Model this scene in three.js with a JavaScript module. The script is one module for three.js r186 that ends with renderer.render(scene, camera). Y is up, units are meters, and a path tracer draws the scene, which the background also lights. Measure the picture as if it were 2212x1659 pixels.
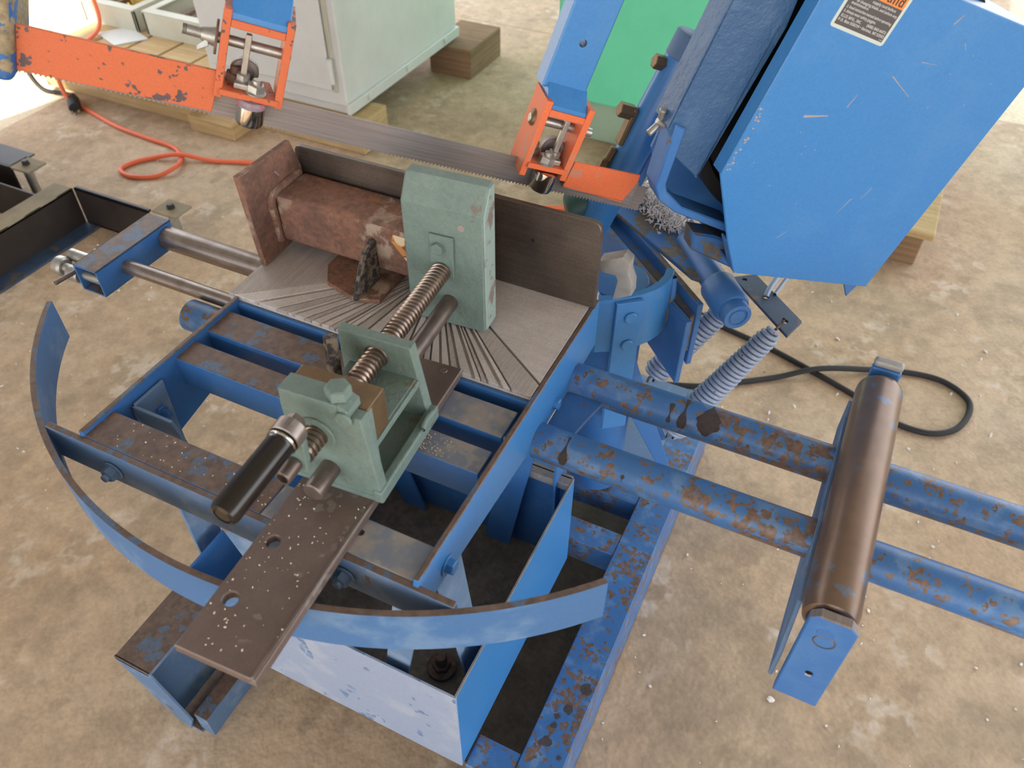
import * as THREE from 'three';
import { RoundedBoxGeometry } from 'three/addons/geometries/RoundedBoxGeometry.js';
import { mergeGeometries, toCreasedNormals, mergeVertices } from 'three/addons/utils/BufferGeometryUtils.js';

// ------------------------------------------------------------------ camera, sky, sun, exposure
const scene = new THREE.Scene();
const renderer = new THREE.WebGLRenderer({ antialias: true });
renderer.toneMapping = THREE.LinearToneMapping;
renderer.toneMappingExposure = 1.0;
renderer.shadowMap.enabled = true;
const camera = new THREE.PerspectiveCamera(50.911, 2212 / 1659, 0.02, 60);
camera.position.set(0.42804, 1.2, 0.69186);
camera.rotation.order = 'YXZ';
camera.rotation.set(-44.6247 * Math.PI / 180, 25.3733 * Math.PI / 180, 0.41765 * Math.PI / 180);
camera.focus = 1.0;
camera.userData.fStop = 7;
scene.add(camera);

{ // clear afternoon sky, slightly paler towards the horizon
  const w = 128, h = 64, d = new Float32Array(w * h * 4);
  for (let j = 0; j < h; j++) {
    const el = Math.max(0, ((j + 0.5) / h - 0.5) * 2), t = Math.pow(el, 0.6);
    for (let i = 0; i < w; i++) {
      const k = (j * w + i) * 4;
      d[k] = 1.22 - 0.42 * t; d[k + 1] = 1.22 - 0.28 * t; d[k + 2] = 1.24 - 0.06 * t; d[k + 3] = 1;
    }
  }
  const t = new THREE.DataTexture(d, w, h, THREE.RGBAFormat, THREE.FloatType);
  t.mapping = THREE.EquirectangularReflectionMapping; t.magFilter = THREE.LinearFilter; t.needsUpdate = true;
  scene.background = t; scene.environment = t;
  scene.backgroundIntensity = 3.0; scene.environmentIntensity = 3.0;
}
const sun = new THREE.DirectionalLight(new THREE.Color(1.0, 0.86, 0.66), 14);
sun.position.set(-3.2, 6.2, 8.6); sun.target.position.set(-1, 0, 0);
sun.castShadow = true; sun.shadow.mapSize.set(4096, 4096);
Object.assign(sun.shadow.camera, { left: -14, right: 14, top: 14, bottom: -14, near: 0.5, far: 40 });
scene.add(sun, sun.target);

// ------------------------------------------------------------------ noise and textures
let seed = 7;
const rnd = () => { seed = (seed * 1664525 + 1013904223) >>> 0; return seed / 4294967296; };
const N = 512;
function field(px, py, oct = 4, gain = 0.55, s = 1) {           // tileable value noise, px x py cells over the tile
  const out = new Float32Array(N * N); let amp = 1, tot = 0;
  for (let o = 0; o < oct; o++) {
    const cx = Math.min(N, px << o), cy = Math.min(N, py << o), g = new Float32Array(cx * cy);
    let q = (s * 7919 + o * 104729 + 12345) >>> 0;
    for (let i = 0; i < g.length; i++) { q = (q * 1664525 + 1013904223) >>> 0; g[i] = (q >>> 8) / 16777216; }
    for (let y = 0; y < N; y++) {
      const fy = y / N * cy, y0 = Math.floor(fy), ty = fy - y0, sy = ty * ty * (3 - 2 * ty), r0 = (y0 % cy) * cx, r1 = ((y0 + 1) % cy) * cx;
      for (let x = 0; x < N; x++) {
        const fx = x / N * cx, x0 = Math.floor(fx), tx = fx - x0, sx = tx * tx * (3 - 2 * tx), x1 = (x0 + 1) % cx, xa = x0 % cx;
        const a = g[r0 + xa] * (1 - sx) + g[r0 + x1] * sx, b = g[r1 + xa] * (1 - sx) + g[r1 + x1] * sx;
        out[y * N + x] += amp * (a * (1 - sy) + b * sy);
      }
    }
    tot += amp; amp *= gain;
  }
  let lo = 1e9, hi = -1e9; for (const v of out) { if (v < lo) lo = v; if (v > hi) hi = v; }
  for (let i = 0; i < out.length; i++) out[i] = (out[i] - lo) / (hi - lo);
  return out;
}
const F = { big: field(3, 3, 6, 0.55, 1), mid: field(8, 8, 5, 0.55, 2), mid2: field(10, 10, 5, 0.6, 3), fine: field(48, 48, 3, 0.6, 4), grain: field(256, 256, 2, 0.6, 5), brush: field(4, 128, 2, 0.6, 6), brush2: field(128, 4, 2, 0.6, 7), spots: field(26, 26, 3, 0.5, 8), wood: field(3, 60, 3, 0.6, 9) };
const at = (f, i, s = 0) => f[(i + s * 7717) % (N * N)];
const sm = (a, b, x) => { const t = Math.min(1, Math.max(0, (x - a) / (b - a))); return t * t * (3 - 2 * t); };
const hex = (h) => [(h >> 16) & 255, (h >> 8) & 255, h & 255];
const mix = (a, b, t) => [a[0] + (b[0] - a[0]) * t, a[1] + (b[1] - a[1]) * t, a[2] + (b[2] - a[2]) * t];
const mul = (a, k) => [a[0] * k, a[1] * k, a[2] * k];
function tex(fn, srgb = true) {
  const d = new Uint8Array(N * N * 4);
  for (let i = 0; i < N * N; i++) {
    const c = fn(i);
    for (let k = 0; k < 3; k++) d[i * 4 + k] = Math.max(0, Math.min(255, Math.round(Array.isArray(c) ? c[k] : c * 255)));
    d[i * 4 + 3] = 255;
  }
  const t = new THREE.DataTexture(d, N, N); t.wrapS = t.wrapT = THREE.RepeatWrapping; t.magFilter = THREE.LinearFilter;
  if (srgb) t.colorSpace = THREE.SRGBColorSpace; t.needsUpdate = true; return t;
}
function mat(name, tile, o) {
  const m = new THREE.MeshPhysicalMaterial({ color: 0xffffff, roughness: 0.6, metalness: 0, ...o });
  m.name = name; m.userData = { tile }; return m;
}
const BLUE = hex(0x376aa6), RUST = hex(0x6f5546), BROWN = hex(0x63503f), DUST = hex(0xa9b0bb);
// worn machine paint: chips of brown rust, thin dust film with its own patches
const paintTex = (base, rust, amount, dust = 0.12, s = 0, speck = 0.3) => tex((i) => {
  const n = speck > 0.5 ? at(F.mid, i, s) * 0.3 + at(F.spots, i, s + 3) * 0.35 + at(F.fine, i, s + 6) * 0.35 : at(F.mid, i, s) * (0.75 - speck) + at(F.spots, i, s + 3) * (0.25 + speck), chip = sm(1 - amount, 1 - amount + 0.035, n), d = sm(0.45, 0.85, at(F.mid2, i, s + 5)) * dust;
  let c = mul(base, 0.96 + 0.08 * at(F.grain, i));
  c = mix(c, DUST, d);
  return mix(c, mul(rust, 0.75 + 0.5 * at(F.fine, i, 2)), chip);
});
const peel = tex((i) => at(F.fine, i) * 0.7 + at(F.grain, i) * 0.3, false);
const fineB = tex((i) => at(F.grain, i) * 0.5 + at(F.fine, i) * 0.5, false);
const M = {
  blue: mat('blue paint', 0.35, { map: paintTex(BLUE, RUST, 0.2, 0.1), roughness: 0.42, bumpMap: fineB, bumpScale: 0.0002 }),
  blueClean: mat('smooth blue paint', 0.5, { map: paintTex(hex(0x3b7bb8), RUST, 0.1, 0.06, 2), roughness: 0.33, bumpMap: peel, bumpScale: 0.00006 }),
  blueDusty: mat('dusty blue paint', 0.4, { map: paintTex(hex(0x5a7696), hex(0x75655a), 0.26, 0.35, 3, 0.25), roughness: 0.65 }),
  blueMid: mat('flat bar blue paint', 0.35, { map: paintTex(hex(0x416b9b), RUST, 0.16, 0.3, 7), roughness: 0.55 }),
  bluePipe: mat('chipped blue pipe paint', 0.22, { map: paintTex(hex(0x38689f), hex(0x6b564b), 0.42, 0.3, 4, 0.6), roughness: 0.42, bumpMap: fineB, bumpScale: 0.0003 }),
  pipeBrown: mat('rubbed pipe', 0.22, { map: paintTex(hex(0x38689f), hex(0x6b564b), 0.52, 0.3, 4, 0.6), roughness: 0.42 }),
  pipeWorn: mat('worn pipe paint', 0.22, { map: paintTex(hex(0x38689f), hex(0x6b564b), 0.47, 0.3, 4, 0.6), roughness: 0.42 }),
  railTop: mat('rubbed brown steel with blue paint left', 0.3, { map: tex((i) => { const n = at(F.mid, i, 6) * 0.6 + at(F.spots, i, 1) * 0.4; return mix(mul(hex(0x66544a), 0.8 + 0.4 * at(F.fine, i)), mul(hex(0x56647a), 0.85 + 0.3 * at(F.grain, i)), sm(0.58, 0.64, n)); }), roughness: 0.5, metalness: 0.15 }),
  greyTop: mat('grey dusty steel', 0.25, { map: tex((i) => mix(mix(hex(0x8d8681), hex(0x6f7683), sm(0.4, 0.7, at(F.mid, i, 3))), hex(0xa89a86), sm(0.62, 0.8, at(F.spots, i, 4)) * 0.4)), roughness: 0.7 }),
  table: mat('streaked grey table metal', 0.3, { map: tex((i) => { const b = at(F.brush, i, 1) * 0.6 + at(F.brush, i, 9) * 0.4; return mul(mix(hex(0xa8a09b), hex(0xcbc4c0), b * 0.35 + at(F.mid, i, 2) * 0.65), 0.92 + 0.16 * at(F.grain, i)); }), roughness: 0.5, metalness: 0.0 }),
  tableDull: mat('dull grey table metal', 0.2, { map: tex((i) => mul(mix(hex(0x938b86), hex(0xb8b0ab), at(F.brush2, i, 1) * 0.6 + at(F.mid, i, 2) * 0.4), 0.92 + 0.16 * at(F.grain, i))), roughness: 0.6 }),
  tablePale: mat('pale grey table metal', 0.2, { map: tex((i) => mul(mix(hex(0xb0a8a4), hex(0xd6d0cc), at(F.brush2, i, 5) * 0.6 + at(F.mid, i, 4) * 0.4), 0.92 + 0.16 * at(F.grain, i))), roughness: 0.55 }),
  fence: mat('dark rubbed steel', 0.3, { map: tex((i) => mul(mix(hex(0x473e3a), hex(0x75695f), at(F.brush, i, 4) * 0.25 + at(F.big, i, 3) * 0.8 - 0.05), 0.9 + 0.2 * at(F.grain, i))), roughness: 0.4, metalness: 0.55 }),
  slide: mat('brown flat bar steel', 0.3, { map: tex((i) => { const sp = sm(0.72, 0.76, at(F.spots, i, 12)) * sm(0.5, 0.7, at(F.mid, i, 8)); return mix(mul(mix(hex(0x5b4c45), hex(0x7b6b63), at(F.mid, i, 5) * 0.7 + at(F.grain, i) * 0.3), 1), hex(0x8a8480), sp * 0.6); }), roughness: 0.48, metalness: 0.3, bumpMap: fineB, bumpScale: 0.0002 }),
  vise: mat('green hammered paint', 0.2, { map: tex((i) => mix(mul(mix(hex(0x5d7069), hex(0x788a82), at(F.mid, i, 1) * 0.6 + at(F.fine, i, 2) * 0.4), 0.95 + 0.1 * at(F.grain, i)), hex(0x6e5a4a), sm(0.80, 0.85, at(F.mid2, i, 4)) * 0.6)), roughness: 0.55, bumpMap: peel, bumpScale: 0.0008 }),
  brass: mat('brown bronze', 0.1, { map: tex((i) => mul(mix(hex(0x6a563e), hex(0x836c4e), at(F.mid, i, 3)), 0.9 + 0.2 * at(F.grain, i))), roughness: 0.45, metalness: 0.6 }),
  screw: mat('worn screw steel', 0.05, { color: 0x9b8a7e, roughness: 0.28, metalness: 0.9 }),
  steel: mat('bare steel rod', 0.15, { map: tex((i) => mul(mix(hex(0x6f6058), hex(0xa8a09a), at(F.mid, i, 7) * 0.6 + at(F.brush2, i) * 0.4), 1)), roughness: 0.34, metalness: 0.8 }),
  rodDark: mat('brown steel rod', 0.15, { map: tex((i) => mul(mix(hex(0x5d5049), hex(0x857972), at(F.mid, i, 2)), 0.92 + 0.16 * at(F.grain, i))), roughness: 0.36, metalness: 0.6 }),
  roller: mat('rubbed steel roller', 0.25, { map: tex((i) => { const n = at(F.mid, i, 9) * 0.7 + at(F.spots, i, 7) * 0.3; return mix(mul(mix(hex(0x66503f), hex(0x7d6655), at(F.mid, i, 2)), 1), hex(0x5d7898), sm(0.66, 0.72, n) * 0.6); }), roughness: 0.33, metalness: 0.45 }),
  zinc: mat('zinc plated steel', 0.06, { map: tex((i) => mul(mix(hex(0x8f8f8c), hex(0xb9b7b0), at(F.mid, i, 3)), 0.95 + 0.1 * at(F.grain, i))), roughness: 0.38, metalness: 0.75 }),
  rustBolt: mat('rusted bolt steel', 0.06, { map: tex((i) => mix(hex(0x5d4a40), hex(0x8a7464), at(F.mid, i, 5))), roughness: 0.7, metalness: 0.3 }),
  chrome: mat('polished bearing steel', 0.1, { color: 0xb7b4ae, roughness: 0.12, metalness: 1 }),
  blade: mat('band saw blade steel', 0.2, { map: tex((i) => mul(mix(hex(0x7b7575), hex(0x938c8b), at(F.brush, i, 6)), 1)), roughness: 0.4, metalness: 0.45 }),
  black: mat('black handle plastic', 0.1, { color: 0x120d0c, roughness: 0.22, clearcoat: 0.3, clearcoatRoughness: 0.12 }),
  rubber: mat('black rubber', 0.1, { color: 0x1d1b1b, roughness: 0.7 }),
  dark: mat('black oily steel', 0.2, { map: tex((i) => mul(mix(hex(0x17171a), hex(0x2b2c33), at(F.mid, i, 8)), 1)), roughness: 0.55 }),
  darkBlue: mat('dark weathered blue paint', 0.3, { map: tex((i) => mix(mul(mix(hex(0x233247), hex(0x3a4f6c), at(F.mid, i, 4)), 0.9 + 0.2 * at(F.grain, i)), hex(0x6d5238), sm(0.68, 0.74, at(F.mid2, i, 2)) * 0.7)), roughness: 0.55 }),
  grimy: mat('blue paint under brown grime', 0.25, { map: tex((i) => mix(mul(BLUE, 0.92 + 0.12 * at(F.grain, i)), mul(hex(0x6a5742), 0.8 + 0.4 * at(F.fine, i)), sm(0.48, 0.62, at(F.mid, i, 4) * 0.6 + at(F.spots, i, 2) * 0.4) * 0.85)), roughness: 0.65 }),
  orange: mat('chipped orange paint', 0.13, { map: tex((i) => { const n = at(F.mid, i, 2) * 0.6 + at(F.spots, i, 9) * 0.4; return mix(mul(hex(0xbf6039), 0.92 + 0.16 * at(F.grain, i)), mul(hex(0x54454a), 0.85 + 0.3 * at(F.fine, i)), sm(0.66, 0.69, n)); }), roughness: 0.5 }),
  orangeClean: mat('orange paint', 0.2, { map: tex((i) => mix(mul(hex(0xd4683d), 0.94 + 0.12 * at(F.grain, i)), hex(0x9b8a86), sm(0.72, 0.78, at(F.mid, i, 6)) * 0.5)), roughness: 0.5 }),
  rust: mat('rusted steel', 0.22, { map: tex((i) => { const a = at(F.mid, i, 3), b = at(F.fine, i, 5), c = at(F.big, i, 2); let k = mix(hex(0x5b443b), hex(0x89624f), sm(0.15, 0.85, a * 0.55 + b * 0.45)); k = mix(k, hex(0xa89886), sm(0.46, 0.66, c) * sm(0.38, 0.58, at(F.mid2, i, 1)) * 0.85); return mix(k, hex(0xb06a35), sm(0.72, 0.85, at(F.mid2, i, 7)) * 0.45); }), roughness: 0.88, bumpMap: fineB, bumpScale: 0.0009 }),
  rustPale: mat('rust with pale mill scale', 0.12, { map: tex((i) => mix(mix(hex(0xd9c3a0), hex(0xc0824a), sm(0.4, 0.6, at(F.mid, i, 8))), hex(0x7b5236), sm(0.58, 0.68, at(F.mid2, i, 5)))), roughness: 0.85 }),
  slag: mat('flame cut slag', 0.05, { map: tex((i) => mix(hex(0x3e3c40), hex(0x8f7f6a), sm(0.4, 0.7, at(F.mid, i, 3)))), roughness: 0.8, bumpMap: peel, bumpScale: 0.003 }),
  floor: mat('dusty concrete', 1.15, { map: tex((i) => { let c = mix(hex(0xb59b7e), hex(0xbfab93), at(F.big, i, 1)); c = mix(c, hex(0x988670), sm(0.55, 0.8, at(F.mid, i, 3)) * 0.45); c = mix(c, hex(0xd6cfc8), sm(0.6, 0.78, at(F.mid2, i, 6)) * sm(0.45, 0.65, at(F.fine, i, 3)) * 0.4); c = mix(c, hex(0x8d7a64), sm(0.72, 0.8, at(F.spots, i, 9)) * 0.25); return mul(c, 0.86 + 0.16 * at(F.fine, i, 3) + 0.12 * at(F.grain, i, 5)); }), roughness: 0.92, bumpMap: tex((i) => at(F.fine, i) * 0.6 + at(F.grain, i) * 0.4, false), bumpScale: 0.002 }),
  apron: mat('pale outdoor gravel', 1.3, { map: tex((i) => mul(mix(hex(0xcbb99c), hex(0xe0d3ba), at(F.mid, i, 1)), 0.9 + 0.2 * at(F.grain, i))), roughness: 0.95 }),
  roof: mat('grey sheet metal', 1, { color: 0x9a9a98, roughness: 0.6 }),
  wood: mat('pallet wood', 0.5, { map: tex((i) => mul(mix(hex(0x9c8055), hex(0xc9ae80), at(F.wood, i, 1) * 0.7 + at(F.mid, i, 2) * 0.3), 0.95 + 0.1 * at(F.grain, i))), roughness: 0.85 }),
  woodDark: mat('weathered wood', 0.5, { map: tex((i) => mul(mix(hex(0x6f573e), hex(0x98785a), at(F.wood, i, 4) * 0.7 + at(F.mid, i, 5) * 0.3), 0.95 + 0.1 * at(F.grain, i))), roughness: 0.9 }),
  cabinet: mat('grey green enamel', 0.8, { map: tex((i) => mix(mul(hex(0xc8c8c4), 0.96 + 0.08 * at(F.mid, i, 2)), hex(0x7d756b), sm(0.86, 0.92, at(F.mid2, i, 9)) * 0.7)), roughness: 0.4 }),
  green: mat('bright green enamel', 0.6, { map: tex((i) => mul(hex(0x6ad8ab), 0.97 + 0.06 * at(F.mid, i, 2))), roughness: 0.45 }),
  paleGreen: mat('pale green enamel', 0.6, { map: tex((i) => mix(hex(0xa9b8a0), hex(0x8fae94), at(F.mid, i, 6))), roughness: 0.55 }),
  mint: mat('mint green enamel', 0.6, { color: 0x7fc7a0, roughness: 0.5 }),
  cream: mat('cream enamel', 0.5, { map: tex((i) => mix(hex(0xb9b6a4), hex(0xa7a592), at(F.mid, i, 6))), roughness: 0.5 }),
  creamYellow: mat('yellowed enamel', 0.5, { color: 0xc9ab5e, roughness: 0.55 }),
  card: mat('brown cardboard', 0.4, { color: 0xb07b3f, roughness: 0.9 }),
  blackSteel: mat('black mill scale steel', 0.4, { map: tex((i) => mul(mix(hex(0x2a2422), hex(0x3d3531), at(F.mid, i, 2)), 0.95 + 0.1 * at(F.grain, i))), roughness: 0.5, metalness: 0.3 }),
  dustySteel: mat('dusty tan steel', 0.4, { map: tex((i) => mul(mix(hex(0x6f6553), hex(0x9a8c70), at(F.mid, i, 7)), 0.95 + 0.1 * at(F.grain, i))), roughness: 0.8 }),
  cordOrange: mat('orange cord jacket', 0.1, { color: 0xe06a42, roughness: 0.5 }),
  springs: mat('grey blue spring steel', 0.1, { map: paintTex(hex(0x8b9bb4), RUST, 0.25, 0.6, 6), roughness: 0.5, metalness: 0.2 }),
  alu: mat('cast aluminium', 0.15, { map: tex((i) => mul(mix(hex(0x84807a), hex(0xa8a6a2), at(F.mid, i, 5)), 0.95 + 0.1 * at(F.grain, i))), roughness: 0.6, metalness: 0.3 }),
  teal: mat('dark teal enamel', 0.2, { map: tex((i) => mix(hex(0x24443f), hex(0x3c6660), at(F.mid, i, 4))), roughness: 0.5 }),
  chip: mat('metal swarf', 0.05, { color: 0xdcd4d0, roughness: 0.45, metalness: 0.0 }),
  crumb: mat('pale swarf crumbs', 0.05, { color: 0xd2c3ad, roughness: 0.7 }),
  grease: mat('white pink grease', 0.03, { map: tex((i) => mix(hex(0xb9acb8), hex(0xd58f9b), sm(0.55, 0.75, at(F.mid, i, 2)))), roughness: 0.5, bumpMap: peel, bumpScale: 0.003 }),
};

// ------------------------------------------------------------------ geometry helpers (metres)
const V = (a) => a.isVector3 ? a : new THREE.Vector3(a[0], a[1], a[2]);
const crease = (g, a = 0.6) => toCreasedNormals(g.clone().scale(1e4, 1e4, 1e4), a).scale(1e-4, 1e-4, 1e-4);
function box(x0, x1, y0, y1, z0, z1, b = 0.0012) {
  const w = x1 - x0, h = y1 - y0, d = z1 - z0, r = Math.min(b, w / 2.2, h / 2.2, d / 2.2);
  const g = new RoundedBoxGeometry(w, h, d, 2, r); g.translate((x0 + x1) / 2, (y0 + y1) / 2, (z0 + z1) / 2); return g;
}
function orient(g, p0, p1) {                                  // y axis of g laid from p0 to p1
  const d = V(p1).clone().sub(V(p0)).normalize();
  g.applyQuaternion(new THREE.Quaternion().setFromUnitVectors(new THREE.Vector3(0, 1, 0), d)); g.translate(...V(p0).toArray()); return g;
}
const len = (p0, p1) => V(p0).distanceTo(V(p1));
function lathe(p0, p1, prof, seg = 28) {                       // turned part, uv wrapped round it in metres
  const g = new THREE.LatheGeometry(prof.map((p) => new THREE.Vector2(Math.max(p[0], 0), p[1])), seg), r = Math.max(...prof.map((p) => p[0])), P = g.attributes.position, U = g.attributes.uv;
  for (let i = 0; i < U.count; i++) U.setXY(i, U.getX(i) * Math.PI * 2 * r, P.getY(i) + (r - Math.hypot(P.getX(i), P.getZ(i))));
  const c = crease(g, 0.7); c.userData.turned = true; return orient(c, p0, p1);
}
function cyl(p0, p1, r, b = 0.001, seg = 28) {
  const L = len(p0, p1); b = Math.min(b, r / 3, L / 3);
  return lathe(p0, p1, [[0, 0], [r - b, 0], [r, b], [r, L - b], [r - b, L], [0, L]], seg);
}
function pipe(p0, p1, r, ri, seg = 32) {
  const L = len(p0, p1), b = 0.0008;
  return lathe(p0, p1, [[ri, 0], [r - b, 0], [r, b], [r, L - b], [r - b, L], [ri, L], [ri, 0]], seg);
}
function hexHead(p, dir, flats, h) {                          // hexagon bolt head or nut
  const r = flats / Math.sqrt(3), L = h, c = flats * 0.06, q = V(p).clone().add(V(dir).clone().normalize().multiplyScalar(L));
  return orient(crease(new THREE.LatheGeometry([[0, 0], [r, 0], [r, L - c], [r - c * 1.4, L], [0, L]].map((a) => new THREE.Vector2(...a)), 6), 0.3), p, q);
}
function slab(pts, t, b = 0.0008, holes = []) {               // flat plate: outline in space, thickness vector t
  const p = pts.map(V), n = V(t).clone(), L = n.length(); n.normalize();
  const e1 = p[1].clone().sub(p[0]); e1.addScaledVector(n, -e1.dot(n)).normalize(); const e2 = n.clone().cross(e1);
  const to2 = (q) => { const d = q.clone().sub(p[0]); return new THREE.Vector2(d.dot(e1), d.dot(e2)); };
  const s = new THREE.Shape(p.map(to2)); b = Math.min(b, L / 3);
  for (const [c, r] of holes) { const c2 = to2(V(c)), h = new THREE.Path(); h.absarc(c2.x, c2.y, r, 0, Math.PI * 2, true); s.holes.push(h); }
  const g = new THREE.ExtrudeGeometry(s, { depth: L - 2 * b, bevelEnabled: true, bevelThickness: b, bevelSize: b, bevelOffset: -b, bevelSegments: 1, curveSegments: 20 });
  const m = new THREE.Matrix4().makeBasis(e1, e2, n); m.setPosition(p[0].clone().addScaledVector(n, b));
  g.applyMatrix4(m); return crease(g, 0.5);
}
function cable(pts, r, seg = 120, closed = false) { return new THREE.TubeGeometry(new THREE.CatmullRomCurve3(pts.map(V), closed, 'centripetal'), seg, r, 10, closed); }
function boxUV(g, tile) {                                     // uv in metres / tile, chosen by the facing of each triangle
  if (g.index) g = g.toNonIndexed();
  const p = g.attributes.position, uv = new Float32Array(p.count * 2), a = new THREE.Vector3(), b = new THREE.Vector3(), c = new THREE.Vector3();
  for (let i = 0; i < p.count; i += 3) {
    a.fromBufferAttribute(p, i); b.fromBufferAttribute(p, i + 1); c.fromBufferAttribute(p, i + 2);
    const n = b.clone().sub(a).cross(c.clone().sub(a)), x = Math.abs(n.x), y = Math.abs(n.y), z = Math.abs(n.z);
    [a, b, c].forEach((q, k) => {
      const s = y >= x && y >= z ? [q.x, q.z] : x >= z ? [q.z, q.y] : [q.x, q.y];
      uv[(i + k) * 2] = s[0] / tile + 0.13; uv[(i + k) * 2 + 1] = s[1] / tile + 0.29;
    });
  }
  g.setAttribute('uv', new THREE.BufferAttribute(uv, 2)); return g;
}
const names = {};
const numbered = (n) => { const k = names[n] = (names[n] ?? -1) + 1; return k ? `${n}_${String(k).padStart(3, '0')}` : n; };
function strip(g, keep = 'normal') { g = g.index ? g.toNonIndexed() : g.clone(); for (const k of Object.keys(g.attributes)) if (k !== 'position' && k !== 'normal' && k !== keep) g.deleteAttribute(k); return g; }
function mesh(name, geos, m, parent, label) {
  const tile = m.userData.tile || 0.3;
  geos = [].concat(geos).map((q) => { if (!q.userData.turned) return boxUV(strip(q), tile); const t = strip(q, 'uv'), U = t.attributes.uv; for (let i = 0; i < U.count; i++) U.setXY(i, U.getX(i) / tile, U.getY(i) / tile); return t; });
  const g = geos.length > 1 ? mergeGeometries(geos) : geos[0];
  const o = new THREE.Mesh(g, m); o.name = name; o.castShadow = o.receiveShadow = true; parent.add(o);
  if (label) o.userData.label = label;
  return o;
}
// a plate or rail whose upward faces are rubbed bare: two materials on one mesh
function topped(name, geos, mTop, mSide, parent, label, dir = [0, 1, 0]) {
  geos = [].concat(geos).map((q) => strip(q));
  const g0 = geos.length > 1 ? mergeGeometries(geos) : geos[0], p = g0.attributes.position, nn = g0.attributes.normal, d = V(dir);
  const up = [], side = [], a = new THREE.Vector3(), b = new THREE.Vector3(), c = new THREE.Vector3();
  for (let i = 0; i < p.count; i += 3) {
    a.fromBufferAttribute(p, i); b.fromBufferAttribute(p, i + 1); c.fromBufferAttribute(p, i + 2);
    (b.clone().sub(a).cross(c.clone().sub(a)).normalize().dot(d) > 0.6 ? up : side).push(i, i + 1, i + 2);
  }
  const pick = (list, tile) => { const g = new THREE.BufferGeometry(), P = [], Q = []; for (const i of list) { P.push(p.getX(i), p.getY(i), p.getZ(i)); Q.push(nn.getX(i), nn.getY(i), nn.getZ(i)); } g.setAttribute('position', new THREE.Float32BufferAttribute(P, 3)); g.setAttribute('normal', new THREE.Float32BufferAttribute(Q, 3)); return boxUV(g, tile); };
  const parts = [[up, mTop], [side, mSide]].filter(([l]) => l.length), gs = parts.map(([l, m]) => pick(l, m.userData.tile)), g = mergeGeometries(gs, true);
  const o = new THREE.Mesh(g, parts.map((q) => q[1])); o.name = name; o.castShadow = o.receiveShadow = true; parent.add(o);
  if (label) o.userData.label = label;
  return o;
}
function thing(name, label, category, pos = [0, 0, 0], turn = 0, group) {
  const o = new THREE.Group(); o.name = numbered(name); o.position.set(...pos); o.rotation.y = turn; scene.add(o);
  o.userData = { label, category }; if (group) o.userData.group = group; return o;
}
function single(name, geos, m, label, category, group) {
  const o = mesh(numbered(name), geos, m, scene); o.userData = { label, category }; if (group) o.userData.group = group; return o;
}
function struct(name, geos, m) { const o = mesh(name, geos, m, scene); o.userData = { kind: 'structure' }; return o; }
function bolt(parent, p, dir, flats, h, m, washer = true, stud = 0, name = 'bolt') {
  const d = V(dir).clone().normalize(), q = V(p), g = [];
  let base = q.clone();
  if (washer) { const e = q.clone().addScaledVector(d, flats * 0.13); g.push(cyl(q, e, flats * 0.78, 0.0004, 24)); base = e; }
  g.push(hexHead(base, d, flats, h));
  if (stud) g.push(cyl(base, base.clone().addScaledVector(d, h + stud), flats * 0.29, 0.0006, 16));
  return mesh(name, g, m, parent);
}

// ------------------------------------------------------------------ the place: slab, outdoor ground, roof on posts
struct('floor', [box(-2.0, 7, -0.15, 0, -2.17, 7, 0.004), box(-2.0, 0.78, -0.15, 0, -6, -2.17, 0.004)], M.floor);
struct('ground', [box(-16, 16, -0.4, -0.15, -16, 16), box(-16, -2.0, -0.16, -0.012, -16, 16, 0.002), box(0.78, 16, -0.16, -0.012, -16, -2.17, 0.002)], M.apron);
struct('ceiling', [box(-3.25, 7, 3.4, 3.5, -2.9, 6.4, 0.01), box(-3.25, 0.4, 3.4, 3.5, -6.2, -2.9, 0.01)], M.roof);
struct('wall_left', box(-2.12, -2.0, 0, 3.4, -0.62, 2.3, 0.004), M.roof);
for (const [x, z] of [[-1.95, 5.5], [6.5, 5.5], [6.5, -2.0], [-1.95, -5.5]]) struct(numbered('post'), box(x - 0.08, x + 0.08, 0, 3.4, z - 0.08, z + 0.08, 0.004), M.roof);

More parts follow.
